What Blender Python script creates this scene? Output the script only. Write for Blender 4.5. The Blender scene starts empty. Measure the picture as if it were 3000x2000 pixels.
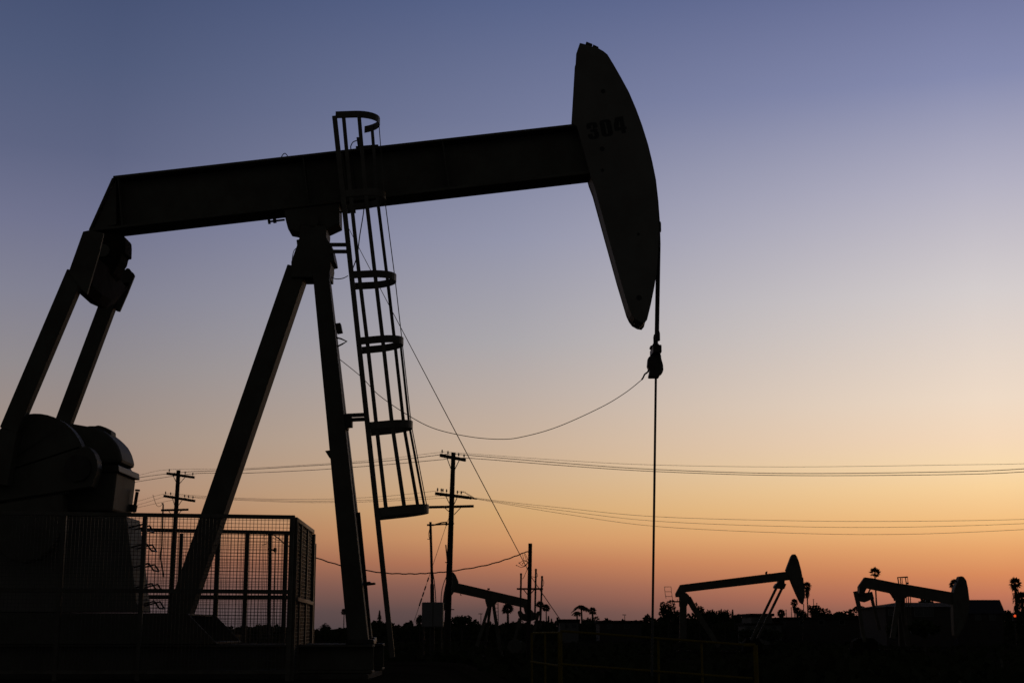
import bpy, bmesh, math, random
from mathutils import Vector, Matrix
random.seed(7)
S = bpy.context.scene
COL = S.collection
F = 4167.0
PITCH = math.atan(845.0 / F)
CAM = Vector((0, 0, 1.7))
CP, SP = math.cos(PITCH), math.sin(PITCH)

def at(px, py, Y):
    """point of the world that stands Y metres ahead, seen at photo pixel (px, py)"""
    xc, yc = (px - 1500) / F, (1000 - py) / F
    d = Vector((xc, CP - yc * SP, SP + yc * CP))
    return CAM + d * (Y / d.y)

def to_px(p):
    v = p - CAM
    fw = v.y * CP + v.z * SP
    up = -v.y * SP + v.z * CP
    return 1500 + F * v.x / fw, 1000 - F * up / fw

def mpp(Y):
    return Y / F

# ------------------------------------------------------------------ materials
def mat(name, base, rough=0.6, metal=0.0, var=0.3, scale=4.0, second=None, bump=0.0, spec=0.4):
    m = bpy.data.materials.new(name)
    m.use_nodes = True
    nt = m.node_tree
    b = nt.nodes['Principled BSDF']
    tc = nt.nodes.new('ShaderNodeTexCoord')
    n = nt.nodes.new('ShaderNodeTexNoise')
    n.inputs['Scale'].default_value = scale
    n.inputs['Detail'].default_value = 6
    n.inputs['Roughness'].default_value = 0.65
    nt.links.new(tc.outputs['Object'], n.inputs['Vector'])
    r = nt.nodes.new('ShaderNodeValToRGB')
    c2 = second or tuple(c * (1 - var) for c in base)
    r.color_ramp.elements[0].position = 0.36
    r.color_ramp.elements[1].position = 0.62
    r.color_ramp.elements[0].color = (*c2, 1)
    r.color_ramp.elements[1].color = (*base, 1)
    nt.links.new(n.outputs['Fac'], r.inputs['Fac'])
    nt.links.new(r.outputs['Color'], b.inputs['Base Color'])
    b.inputs['Roughness'].default_value = rough
    b.inputs['Metallic'].default_value = metal
    b.inputs['Specular IOR Level'].default_value = spec
    if bump:
        bp = nt.nodes.new('ShaderNodeBump')
        bp.inputs['Strength'].default_value = bump
        bp.inputs['Distance'].default_value = 0.02
        nt.links.new(n.outputs['Fac'], bp.inputs['Height'])
        nt.links.new(bp.outputs['Normal'], b.inputs['Normal'])
    return m

M = {}
M['paint'] = mat('weathered_tan_paint', (0.10, 0.098, 0.078), 0.65, 0, 0.35, 2.2, (0.068, 0.06, 0.046), 0.1, 0.25)
M['head'] = mat('pale_plate_paint', (0.15, 0.146, 0.13), 0.65, 0, 0.3, 1.6, (0.115, 0.108, 0.094), 0.06, 0.25)
M['steel'] = mat('dark_grimy_steel', (0.05, 0.046, 0.04), 0.55, 0.3, 0.4, 9, (0.03, 0.024, 0.018), 0.15)
M['numb'] = mat('black_stencil_paint', (0.008, 0.008, 0.008), 0.6, 0, 0.2, 8)
M['cage'] = mat('ladder_paint', (0.10, 0.092, 0.072), 0.5, 0, 0.35, 6, (0.06, 0.05, 0.036), 0.08)
M['galv'] = mat('galvanised_wire', (0.09, 0.088, 0.084), 0.5, 0.4, 0.3, 20)
M['cable'] = mat('greasy_wire_rope', (0.03, 0.028, 0.025), 0.5, 0.3, 0.3, 60, None, 0.2)
M['line'] = mat('aluminium_conductor', (0.06, 0.055, 0.05), 0.6, 0.2, 0.2, 5)
M['wood'] = mat('creosote_wood', (0.035, 0.026, 0.02), 0.85, 0, 0.5, 7, (0.018, 0.014, 0.011), 0.3)
M['porcelain'] = mat('brown_porcelain', (0.03, 0.02, 0.016), 0.3, 0, 0.2, 5)
M['concrete'] = mat('stained_concrete', (0.08, 0.075, 0.065), 0.9, 0, 0.4, 3, (0.05, 0.045, 0.04), 0.2, 0.1)
M['ground'] = mat('dusty_oilfield_soil', (0.042, 0.036, 0.027), 0.95, 0, 0.5, 0.6, (0.024, 0.022, 0.015), 0.4, 0.0)
M['scrub'] = mat('dry_scrub_leaves', (0.045, 0.05, 0.025), 0.8, 0, 0.45, 1.3, (0.026, 0.032, 0.015), 0, 0.15)
M['leaf'] = mat('dark_foliage', (0.05, 0.065, 0.03), 0.75, 0, 0.5, 0.9, (0.03, 0.042, 0.018), 0, 0.15)
M['frond'] = mat('palm_frond', (0.05, 0.06, 0.028), 0.7, 0, 0.4, 1.5, (0.035, 0.036, 0.018), 0, 0.15)
M['bark'] = mat('grey_bark', (0.07, 0.058, 0.045), 0.9, 0, 0.4, 4, None, 0.2)
M['yellow'] = mat('safety_yellow_paint', (0.20, 0.15, 0.012), 0.85, 0, 0.3, 6, (0.15, 0.105, 0.015), 0.05, 0.08)
M['stucco'] = mat('pale_stucco', (0.13, 0.127, 0.123), 0.95, 0, 0.15, 2)
M['stucco2'] = mat('brown_stucco', (0.055, 0.049, 0.045), 0.9, 0, 0.2, 2)
M['roof'] = mat('composition_roof', (0.032, 0.03, 0.029), 0.95, 0, 0.35, 3, None, 0, 0.05)
M['glass'] = mat('dark_window_glass', (0.015, 0.017, 0.02), 0.12, 0, 0.1, 2)
M['greybox'] = mat('grey_enamel', (0.16, 0.155, 0.16), 0.55, 0, 0.2, 2)
M['shaded'] = mat('shade_darkened_steel', (0.028, 0.024, 0.019), 0.95, 0, 0.5, 6, (0.012, 0.011, 0.009), 0.2, 0.05)  # shade put into the colour of parts that catch too much sky light
M['rusty'] = mat('tan_tank_paint', (0.26, 0.19, 0.09), 0.6, 0, 0.4, 4, (0.12, 0.07, 0.035), 0.1)
lamp = bpy.data.materials.new('lit_red_lens'); lamp.use_nodes = True
e_ = lamp.node_tree.nodes['Principled BSDF']
e_.inputs['Base Color'].default_value = (0.4, 0.03, 0.01, 1)
e_.inputs['Emission Color'].default_value = (1.0, 0.10, 0.025, 1)
e_.inputs['Emission Strength'].default_value = 0.75
M['lamp'] = lamp

# ------------------------------------------------------------------ mesh builder
class MB:
    def __init__(s): s.v = []; s.f = []
    def add(s, vs, fs):
        o = len(s.v); s.v += [Vector(p) for p in vs]
        s.f += [tuple(i + o for i in f) for f in fs]
        return s
    def box(s, a, b):
        x0, y0, z0 = a; x1, y1, z1 = b
        return s.add([(x0,y0,z0),(x1,y0,z0),(x1,y1,z0),(x0,y1,z0),(x0,y0,z1),(x1,y0,z1),(x1,y1,z1),(x0,y1,z1)],
                     [(0,3,2,1),(4,5,6,7),(0,1,5,4),(1,2,6,5),(2,3,7,6),(3,0,4,7)])
    def prism(s, pts, dy):
        """outline of 3-D points (any plane facing the road), pushed dy metres back"""
        n = len(pts); a = [Vector(p) for p in pts]; b = [p + Vector((0, dy, 0)) for p in a]
        fs = [tuple(range(n)), tuple(range(2*n-1, n-1, -1))]
        fs += [(i, i+n, (i+1) % n + n, (i+1) % n) for i in range(n)]
        return s.add(a + b, fs)
    def tr(s, px, Y, dy):
        return s.prism([at(x, y, Y) for x, y in px], dy)
    def bar(s, p, q, w, h, w2=None, h2=None, side=None):
        """square bar p->q; w along 'side' (default world Y), h across"""
        p, q = Vector(p), Vector(q); d = (q - p).normalized()
        sd = Vector(side) if side else Vector((0, 1, 0))
        if abs(d.dot(sd)) > 0.95: sd = Vector((1, 0, 0))
        sd = (sd - d * d.dot(sd)).normalized(); up = d.cross(sd)
        w2 = w if w2 is None else w2; h2 = h if h2 is None else h2
        vs = []
        for c, ww, hh in ((p, w, h), (q, w2, h2)):
            for i, j in ((-1,-1),(1,-1),(1,1),(-1,1)):
                vs.append(c + sd * (i * ww / 2) + up * (j * hh / 2))
        return s.add(vs, [(3,2,1,0),(4,5,6,7),(0,1,5,4),(1,2,6,5),(2,3,7,6),(3,0,4,7)])
    def tube(s, pts, r, n=8, r2=None, cap=True):
        pts = [Vector(p) for p in pts]; m = len(pts); vs = []; fs = []
        ref = None
        for i, p in enumerate(pts):
            d = (pts[min(i+1, m-1)] - pts[max(i-1, 0)]).normalized()
            if ref is None:
                ref = Vector((0, 1, 0)) if abs(d.y) < 0.9 else Vector((1, 0, 0))
            a = (ref - d * d.dot(ref)).normalized(); ref = a; b = d.cross(a)
            rr = r if r2 is None else r + (r2 - r) * i / max(1, m - 1)
            for k in range(n):
                t = 2 * math.pi * k / n
                vs.append(p + a * (rr * math.cos(t)) + b * (rr * math.sin(t)))
        for i in range(m - 1):
            for k in range(n):
                k2 = (k + 1) % n
                fs.append((i*n+k, i*n+k2, (i+1)*n+k2, (i+1)*n+k))
        if cap:
            fs.append(tuple(range(n-1, -1, -1))); fs.append(tuple(range((m-1)*n, m*n)))
        return s.add(vs, fs)
    def lathe(s, base, prof, n=12, axis=(0,0,1)):
        ax = Vector(axis).normalized(); pts = []
        a = ax.orthogonal().normalized(); b = ax.cross(a); vs = []; fs = []
        for r, h in prof:
            for k in range(n):
                t = 2*math.pi*k/n
                vs.append(Vector(base) + ax*h + a*(r*math.cos(t)) + b*(r*math.sin(t)))
        for i in range(len(prof)-1):
            for k in range(n):
                k2 = (k+1) % n
                fs.append((i*n+k, i*n+k2, (i+1)*n+k2, (i+1)*n+k))
        fs.append(tuple(range(n-1, -1, -1))); fs.append(tuple(range((len(prof)-1)*n, len(prof)*n)))
        return s.add(vs, fs)
    def make(s, name, m, parent=None, bevel=0, smooth=False, origin=None):
        base = Vector((0, 0, 0))
        if parent is not None:
            p = parent
            while p is not None:
                base = base + p.location; p = p.parent
        elif origin is not None:
            base = Vector(origin)
        else:
            xs = [v.x for v in s.v]; ys = [v.y for v in s.v]; zs = [v.z for v in s.v]
            base = Vector(((min(xs)+max(xs))/2, (min(ys)+max(ys))/2, min(zs)))
        me = bpy.data.meshes.new(name)
        me.from_pydata([v - base for v in s.v], [], s.f)
        me.materials.append(M[m]); me.validate(); me.update()
        bm = bmesh.new(); bm.from_mesh(me)
        bmesh.ops.recalc_face_normals(bm, faces=bm.faces)
        bm.to_mesh(me); bm.free()
        if smooth:
            for p in me.polygons: p.use_smooth = True
            me.set_sharp_from_angle(angle=math.radians(40))
        o = bpy.data.objects.new(name, me); COL.objects.link(o)
        if parent is not None: o.parent = parent
        else: o.location = base
        if bevel:
            b = o.modifiers.new('bevel', 'BEVEL'); b.width = bevel; b.segments = 2; b.limit_method = 'ANGLE'
        return o

def tag(o, label=None, cat=None, group=None, kind=None):
    if label: o['label'] = label
    if cat: o['category'] = cat
    if group: o['group'] = group
    if kind: o['kind'] = kind
    return o
def empty(name, loc, label, cat, group=None):
    o = bpy.data.objects.new(name, None); COL.objects.link(o); o.location = loc
    o.empty_display_size = 0.3
    return tag(o, label, cat, group)
def smooth_path(pts, n=8):
    """Catmull-Rom through 3-D points"""
    P = [Vector(p) for p in pts]; out = []
    for i in range(len(P)-1):
        p0 = P[max(i-1, 0)]; p1 = P[i]; p2 = P[i+1]; p3 = P[min(i+2, len(P)-1)]
        for k in range(n):
            t = k/n
            out.append(0.5*((2*p1)+(-p0+p2)*t+(2*p0-5*p1+4*p2-p3)*t*t+(-p0+3*p1-3*p2+p3)*t**3))
    out.append(P[-1]); return out

# ------------------------------------------------------------------ ground
line = [(-200,1842),(560,1842),(640,1838),(720,1838),(800,1835),(900,1842),(960,1843),(1022,1843),(1082,1823),(1128,1818),(1150,1831),(1200,1826),(1240,1834),(1320,1824),(1400,1822),(1460,1828),(1540,1826),(1622,1824),(1700,1822),(1756,1815),(1880,1822),(1930,1812),(2000,1800),(2060,1798),(2170,1812),(2200,1818),(2280,1812),(2440,1808),(2520,1806),(2600,1806),(2800,1800),(2950,1796),(3100,1790)]
def hline(x):
    for (x0, y0), (x1, y1) in zip(line, line[1:]):
        if x0 <= x <= x1: return y0 + (y1-y0)*(x-x0)/(x1-x0)
    return 1840
def sstep(a, b, x):
    t = max(0, min(1, (x-a)/(b-a))); return t*t*(3-2*t)
def ground_z(x, y):
    pad = 1.14*(1-sstep(-1.3, 0.6, x)) + 0.42*sstep(-1.3, 0.6, x)
    k = sstep(3, 9, y) * (1 - sstep(24, 60, y))
    z = 0.1*(1-sstep(3, 9, y)) + pad*k
    if y > 245:
        px = 1500 + x/y*F*0.98
        yl = hline(max(-190, min(3090, px))) + 9
        z += (1.7 + (1845-yl)*295/F)*sstep(250, 300, y)*(1-0.6*sstep(400, 1500, y))
    if y > 20: z += 0.05*math.sin(x*0.31+y*0.17)*math.sin(y*0.11-x*0.07)
    return z
def spaced(a, b, n, p):
    return [a + (b-a)*(i/n)**p for i in range(n+1)]
g = MB()
ys = sorted([-60, -20, -5] + [i*0.75 for i in range(0, 60)] + [v for v in spaced(45, 2600, 60, 2.6) if v < 245 or v > 310] + [248, 258, 266, 275, 285, 295, 302])
xs = sorted([-v for v in spaced(8, 1600, 34, 2.4)] + [i*0.5 for i in range(-15, 16)] + spaced(8, 1600, 34, 2.4))
for y in ys:
    for x in xs: g.v.append(Vector((x, y, ground_z(x, y))))
nx = len(xs)
for j in range(len(ys)-1):
    for i in range(nx-1):
        g.f.append((j*nx+i, j*nx+i+1, (j+1)*nx+i+1, (j+1)*nx+i))
tag(g.make('ground', 'ground', origin=(0,0,0), smooth=True), kind='structure')

# ------------------------------------------------------------------ main pump jack
base_pt = at(900, 1975, 18)
pj = empty('pump_jack', (base_pt.x, 18, 1.14), 'large near pumpjack silhouetted across the frame with 304 on its curved head', 'pumpjack')
# walking beam : an I beam with a slanted tail
YN, YF = 17.80, 18.20
def beam_pt(px, py, Yp, Y): # position read off at depth Yp, moved to depth Y
    p = at(px, py, Yp); p.y = Y; return p
tl, tr_ = at(331, 515, YN), at(1692, 361.5, YN)         # top near edge
bl, br_ = at(362, 693.5, YF), at(1735, 534, YF)          # bottom far edge
tail = at(262, 674, YN)
ft = 0.035
web = MB()
def fl(p, dz): return Vector((p.x, p.y, p.z + dz))
d_t = (tr_ - tl).normalized()
def strip(m, p, q, y0, y1, t):      # flange plate between p and q (x,z), t thick downwards
    a = [Vector((p.x, y0, p.z)), Vector((q.x, y0, q.z)), Vector((q.x, y0, q.z - t)), Vector((p.x, y0, p.z - t))]
    m.prism(a, y1 - y0)
strip(web, tl, tr_, YN, YF, ft)
blt = Vector((bl.x, 0, bl.z + ft)); brt = Vector((br_.x, 0, br_.z + ft))
strip(web, blt, brt, YN, YF, ft)
# web plate butts between the flanges
web.prism([Vector((tl.x+0.02, 17.985, tl.z-ft)), Vector((tr_.x, 17.985, tr_.z-ft)), Vector((br_.x, 17.985, br_.z+ft)), Vector((bl.x-0.1, 17.985, bl.z+ft-0.01))], 0.03)
# slanted closing plates of the tail
web.bar((tl.x-0.0, 18, tl.z-0.03), (tail.x, 18, tail.z), YF-YN-0.01, 0.03)
web.prism([Vector((tl.x+0.03, 17.84, tl.z-ft-0.005)), Vector((bl.x, 17.84, bl.z+ft+0.03)), Vector((tail.x+0.02, 17.84, tail.z))], 0.14)
web.bar((tail.x, 18, tail.z+0.01), (bl.x, 18, bl.z+0.02), YF-YN-0.02, 0.04)
beam = web.make('walking_beam', 'paint', pj, bevel=0.006)
for px in (345, 888, 1003, 1300):
    f = (px-331)/(1700-331)
    st = MB(); x = tl.x + (tr_.x-tl.x)*f; zt = tl.z+(tr_.z-tl.z)*f - ft; zb = bl.z + ft + (br_.z-bl.z)*(x+0.09-bl.x)/(br_.x-bl.x)
    st.bar((x+0.0, 17.895, zt-0.004), (x+0.09, 17.895, zb+0.004), 0.16, 0.016)
    st.make('stiffener', 'paint', beam)
# little handling loop and the sensor box on the beam
MB().tube(smooth_path([at(824, 461, 18), at(830, 452, 18), at(836, 450, 18), at(843, 458, 18)], 5), 0.006, 6).make('lifting_eye', 'steel', beam)
sb = MB(); sb.tr([(1044,402),(1059,401),(1062,422),(1047,424)], 17.95, 0.1)
sb.tr([(1042,428),(1108,423),(1108,429),(1042,434)], 17.95, 0.08); sb.bar(at(1058,421,18), at(1060,430,18), 0.03, 0.03)
sb.make('sensor_box', 'steel', beam, bevel=0.004)
MB().tube(smooth_path([at(1045,412,17.97), at(1034,417,17.95), at(1028,428,17.9), at(1028,437,17.85), at(1036,500,17.79), at(1042,546,17.79), at(1064,570,17.79), at(1066,613,17.9), at(1054,690,17.3), at(1046,750,17.3), at(1031,793,17.2)], 6), 0.007, 6).make('sensor_cable', 'cable', beam)

# horse head
out = [(1699,126),(1715,130),(1736,137),(1754,142),(1768,150),(1780,160),(1791,178),(1814,218),(1839,264),(1860,313.5),(1877.5,361),(1895,417),(1908,470.5),(1918,520),(1925,581.5),(1929.5,643),(1930,690),(1928,745),(1924,799),(1917,841),(1907,891),(1896,936),(1889,945),(1876,943),(1860,934),(1851,922),(1843,905),(1815,812),(1775,668),(1742,548),(1730,516),(1690,371),(1676,361),(1688,158)]
hh = MB()
hy0, hy1 = 17.77, 18.23
A = [at(x, y, hy0) for x, y in out]
hh.prism(A, 0.02)
hh.prism([p + Vector((0, hy1-hy0-0.02, 0)) for p in A], 0.02)
# wrapper plates set in a little from the side plates
cx = sum(p.x for p in A)/len(A); cz = sum(p.z for p in A)/len(A)
for i in range(len(A)):
    p, q = A[i], A[(i+1) % len(A)]
    pi = Vector((p.x+(cx-p.x)*0.02, hy0+0.02, p.z+(cz-p.z)*0.012)); qi = Vector((q.x+(cx-q.x)*0.02, hy0+0.02, q.z+(cz-q.z)*0.012))
    hh.add([pi, qi, qi+Vector((0, hy1-hy0-0.04, 0)), pi+Vector((0, hy1-hy0-0.04, 0))], [(0,1,2,3)])
head = hh.make('horse_head', 'head', pj, bevel=0.004)
ch = MB(); ch.tr([(1718,122),(1736,129),(1734,138),(1715,131)], 17.85, 0.08); ch.tr([(1738,130.5),(1754,138),(1752,143),(1736,137)], 17.85, 0.08)
ch.make('cable_clamp', 'steel', head, bevel=0.004)
# stencilled number 304 on the near side plate
def digit(polys, px, py, hgt, rot):
    s_ = mpp(17.6)*hgt*1.03; c = at(px, py, hy0); out_ = MB()
    for poly in polys:
        pts = []
        for u, v in poly:
            u, v = (u-0.31)*s_, (v-0.5)*s_
            pts.append(Vector((c.x + u*math.cos(rot) - v*math.sin(rot), hy0-0.004, c.z + u*math.sin(rot) + v*math.cos(rot))))
        out_.prism(pts, 0.0035)
    return out_
three = [[(0,.84),(.07,.97),(.18,1),(.46,1),(.58,.95),(.62,.84)], [(0,.66),(.25,.66),(.25,.835),(0,.835)], [(.36,.58),(.62,.66),(.62,.835),(.36,.835)], [(.18,.43),(.54,.43),(.6,.5),(.54,.575),(.18,.575)], [(.36,.17),(.62,.17),(.62,.34),(.55,.425),(.36,.425)], [(0,.165),(.25,.165),(.25,.34),(0,.34)], [(0,.16),(.62,.16),(.58,.05),(.46,0),(.16,0),(.05,.04)]]
zero = [[(0,.86),(.06,.96),(.18,1),(.46,1),(.58,.96),(.64,.86)], [(0,.145),(.27,.145),(.27,.855),(0,.855)], [(.37,.145),(.64,.145),(.64,.855),(.37,.855)], [(0,.14),(.64,.14),(.58,.04),(.46,0),(.18,0),(.06,.04)]]
four = [[(.36,0),(.6,0),(.6,.205),(.36,.205)], [(0,.21),(.68,.21),(.68,.37),(0,.37)], [(.36,.375),(.6,.375),(.6,1),(.36,1)], [(0,.375),(.24,.375),(.355,.8),(.355,1),(.16,1),(0,.55)]]
for d_, px_, py_ in ((three, 1736.5, 383.5), (zero, 1775.5, 375.5), (four, 1814.5, 367.5)):
    n_ = digit(d_, px_, py_, 53, math.radians(10))
    n_.make('number', 'numb', head)
for px_, py_, r_ in ((1767, 268, 0.028), (1764, 436, 0.03), (1765, 499, 0.02), (1872, 872, 0.034), (1870, 686, 0.018)):
    c = at(px_, py_, hy0); MB().lathe((c.x, hy0-0.008, c.z), [(r_, 0), (r_, 0.0075)], 14, (0,1,0)).make('bolt', 'numb', head)
for q_ in ([(1872,950),(1884,950),(1874,962)], [(1857,946),(1862,940),(1859,952)]):
    MB().tr(q_, 18.0, 0.03).make('drip_lug', 'steel', head)

# bridle cables wrapped over the head, carrier bar and polished rod
for i, yy in enumerate((17.87, 18.13)):
    pts = [beam_pt(x+2.5, y, hy0, yy) for x, y in ((1791,178),(1814,218),(1839,264),(1860,313.5),(1877.5,361),(1895,417),(1908,470.5),(1918,520),(1925,581.5),(1929.5,643))]
    top = pts[-1]
    end = at(1924, 1000, 18); end.y = yy
    end.x = at(1924, 1000, 18).x
    pts += [Vector((top.x+0.003, yy, top.z-0.3)), end]
    cb = MB(); cb.tube(pts, 0.0165, 8)
    cb.lathe((top.x+0.002, yy, top.z-0.02), [(0.026,-0.12),(0.03,-0.1),(0.03,0.0),(0.022,0.02)], 10)
    cb.lathe((end.x, yy, end.z-0.02), [(0.022,0),(0.032,0.01),(0.032,0.10),(0.022,0.14)], 10)
    cb.make('bridle_cable', 'cable', pj, smooth=True)
rc = [at(1921, 1104, 18).x, at(1921, 1104, 18).z]
cbm = MB()
prof_px = [(1913,1004),(1931,1006),(1932,1020),(1939,1024),(1939,1029),(1932,1031),(1937,1040),(1938,1050),(1943,1068),(1944,1082),(1941,1092),(1932,1098),(1932,1104),(1901,1104),(1901,1098),(1904,1086),(1897,1070),(1899,1047),(1907,1040),(1913,1022),(1905,1017),(1905,1012),(1913,1010)]
ys_, zs_ = 18, 0
car = MB(); car.tr(prof_px, 17.93, 0.14); car.make('carrier_bar', 'steel', pj, bevel=0.012)
cc = at(1921, 1030, 18)
cl = MB(); cl.box((cc.x-0.055, 17.78, cc.z-0.05), (cc.x+0.055, 18.22, cc.z+0.05)); cl.make('cross_bar', 'steel', pj, bevel=0.01)
r1, r2 = at(1921.5, 1100, 18), at(1912, 1805, 18); dd = (r2-r1)/(r2.z-r1.z)
MB().tube([r1, r1 + dd*(1.15-r1.z)], 0.0155, 10).make('polished_rod', 'galv', pj, smooth=True)
ek = MB(); ek.tube(smooth_path([at(1900,1083,17.95), at(1897,1090,17.95), at(1889,1096,17.95), at(1884,1106,17.95), at(1880,1112,17.95)], 4), 0.012, 6)
ek.make('connector', 'cable', pj)

# saddle bearing and samson post
sd = MB()
sd.tr([(832,612),(993,594),(994,655),(957,672),(953,660),(880,660),(878,679),(844,672),(836,642)], 17.83, 0.34)
saddle = sd.make('saddle_bearing', 'paint', pj, bevel=0.01)
MB().lathe((at(915,647,17.8).x, 17.80, at(915,647,17.8).z), [(0.082,0),(0.082,0.03)], 20, (0,1,0)).make('shaft_cap', 'paint', saddle)
for a, b in (((834,644),(792,649)), ((993,622),(1035,618))):
    bb = MB(); p, q = at(*a, 17.92), at(*b, 17.92)
    bb.tube([p, q], 0.014, 8); dv = (q-p).normalized()
    bb.tube([q-dv*0.0, q+dv*0.03], 0.034, 6); bb.tube([p+dv*0.11, p+dv*0.15], 0.03, 6)
    bb.make('adjusting_bolt', 'steel', saddle)
pc = MB()
pc.tr([(880,660),(953,660),(957,672),(955,693),(961,706),(970,716),(976,742),(980,764),(968,767),(969,778),(966,796),(966,812),(853,812),(853,766),(870,718),(868,702),(876,701)], 17.80, 0.4)
pc.make('post_cap', 'paint', pj, bevel=0.008)
# legs : one raking back leg, two front legs spread apart
lg = MB(); lg.bar(at(875,790,18), at(528,1800,18), 0.30, 0.262, 0.30, 0.278); lg.make('leg', 'paint', pj, bevel=0.012)
lg = MB(); lg.bar(at(941,800,17.86), at(1052,1888,17.55), 0.16, 0.205, 0.18, 0.245); front = lg.make('leg', 'paint', pj, bevel=0.012)
lg = MB(); lg.bar(at(943,800,18.14), at(1066,1882,18.62), 0.16, 0.20, 0.18, 0.225); lg.make('leg', 'paint', pj, bevel=0.012)
for q_, y_ in (([(1015,1872),(1094,1872),(1096,1886),(1012,1886)], 17.4), ([(1026,1866),(1097,1866),(1099,1880),(1022,1880)], 18.48)):
    MB().tr(q_, y_, 0.3).make('foot_plate', 'steel', pj, bevel=0.01)
for poly in ([(981,947),(997,945),(1002,971),(986,974)], [(952,1320),(972,1317),(974,1343),(965,1341)], [(1008,1213),(1024,1210),(1031,1224),(1031,1249),(1020,1250),(1019,1258),(1012,1258)], [(1066,1704),(1083,1702),(1086,1706),(1098,1705),(1098,1711),(1071,1714)]):
    MB().tr(poly, 17.68, 0.12).make('bracket', 'steel', front, bevel=0.004)
hk = MB(); hk.tube([at(985,989,17.7), at(999,992,17.7), at(1016,1000,17.7), at(1002,1008,17.7), at(988,1015,17.7)], 0.011, 6); hk.make('hook', 'steel', front)
cd = MB(); cd.tube([at(1050,1500,17.85), at(1066,1660,17.9), at(1081,1832,18.0), at(1085,1880,18)], 0.022, 8); cd.make('conduit', 'steel', front)
MB().tube(smooth_path([at(970,812,17.8), at(985,817,17.7), at(1005,815,17.5), at(1019,808,17.3)], 6), 0.006, 6).make('slack_wire', 'cable', front)
MB().tube(smooth_path([at(868,727,17.9), at(861,735,17.9), at(857,752,17.9), at(855,775,17.9)], 6), 0.005, 6).make('slack_wire', 'cable', front)

# equaliser, pitman arms
eq = MB()
e_n, e_f = at(222, 790, 17.06), at(352, 850, 19.0)
ex = (e_n.x + e_f.x)/2; ez = (e_n.z+e_f.z)/2
secs = [(17.1, 244, 862), (17.5, 274, 889), (17.95, 303, 902), (18.45, 330, 889), (18.85, 352, 858)]
vs = []
for y, bx, by in secs:
    b_ = at(bx, by, y); zt_ = ez + 0.10; zm_ = b_.z + 0.11
    for u, z_ in ((-0.095, zt_), (0.095, zt_), (0.105, zm_), (0.04, b_.z), (-0.04, b_.z), (-0.095, zm_)):
        vs.append((b_.x + u, y, max(z_, b_.z)))
fs = [(0,1,2,3,4,5), tuple(range(29, 23, -1))]
for k in range(4):
    fs += [(k*6+i, k*6+6+i, k*6+6+(i+1) % 6, k*6+(i+1) % 6) for i in range(6)]
eq.add(vs, fs)
eqo = eq.make('equalizer', 'shaded', pj, bevel=0.01)
tb = MB()   # tail bearing hung under the beam
tb.tr([(262,674),(362,690),(366,697),(367,712),(366,741),(357,742),(352,762),(342,777),(332,800),(262,860),(246,800),(250,690)], 17.85, 0.34)
tbo = tb.make('tail_bearing', 'shaded', pj, bevel=0.012)
c = at(303,735,17.84); MB().lathe((c.x, 17.81, c.z), [(0.085,0),(0.085,0.035)], 18, (0,1,0)).make('shaft_cap', 'paint', tbo)
pm = MB(); pm.bar(at(226, 800, 17), at(30, 1262, 17), 0.16, 0.222, 0.16, 0.222)
pm.bar(at(30,1262,17), at(-4,1420,17), 0.16, 0.222, 0.16, 0.26); p1 = pm.make('pitman_arm', 'paint', pj, bevel=0.012)
pl = MB(); pl.tr([(243,678),(262,674),(303,682),(290,740),(254,862),(236,845),(200,798)], 16.9, 0.05); pl.make('end_plate', 'paint', p1, bevel=0.006)
pm = MB(); pm.bar(at(322, 880, 19), at(160, 1312, 19), 0.16, 0.21, 0.16, 0.21); pm.bar(at(160,1312,19), at(128,1420,19), 0.16, 0.21, 0.16, 0.25)
p2 = pm.make('pitman_arm', 'paint', pj, bevel=0.012)
pl = MB(); pl.tr([(343,781),(350,778),(358,779),(362,786),(367,790),(371,785),(378,786),(384,794),(390,799),(394,807),(372,862),(350,912),(340,910),(322,884),(300,900),(318,850)], 18.96, 0.05)
pl.make('end_plate', 'paint', p2, bevel=0.006)
# cranks and counterweights on both sides of the gear box
crank_px = [(96,1357),(175,1331),(254,1306),(266,1313),(276,1326),(284,1345),(287,1368),(281,1391),(268,1426),(150,1445),(25,1464),(-70,1480),(-70,1410)]
arc = [(105+143*math.cos(math.radians(t)), 1354-143*math.sin(math.radians(t))) for t in range(12, 200, 8)]
low = [(-60,1488),(25,1470),(150,1451),(184,1445),(186,1502),(179,1555),(154,1601),(116,1636),(70,1648),(28,1639),(0,1618),(-40,1580)]
for (y0, sh) in ((17.12, 0), (18.62, 1)):
    k = (y0+0.02)/17.14
    def q(px):      # the far crank is the near one moved straight back
        return [Vector((at(x, y, 17.14).x, y0, at(x, y, 17.14).z)) for x, y in px]
    cr = MB(); cr.prism(q(crank_px), 0.22)
    cro = cr.make('crank', 'paint', pj, bevel=0.012)
    c = q([(232,1372)])[0]
    MB().lathe((c.x, y0-0.06 if sh == 0 else y0+0.22, c.z), [(0.16,0),(0.16,0.06)], 20, (0,1,0)).make('shaft_hub', 'steel', cro)
    tz = MB(); P0, P1 = q([(20,1466)])[0], q([(205,1437)])[0]
    for i in range(26):
        f0 = i/26; p = P0.lerp(P1, f0); r = P0.lerp(P1, f0+0.02)
        tz.box((p.x, y0+0.02, p.z-0.03), (r.x, y0+0.16, p.z+0.0))
    tz.make('crank_rack', 'steel', cro)
    cw = MB(); cw.prism([p + Vector((0, 0.015, 0)) for p in q(arc + [(-40,1395),(96,1352),(230,1308)])], 0.19); cw.make('counterweight', 'paint', pj, bevel=0.02)
    cw = MB(); cw.prism([p + Vector((0, 0.015, 0)) for p in q(low)], 0.19); cw.make('counterweight', 'paint', pj, bevel=0.02)
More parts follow.
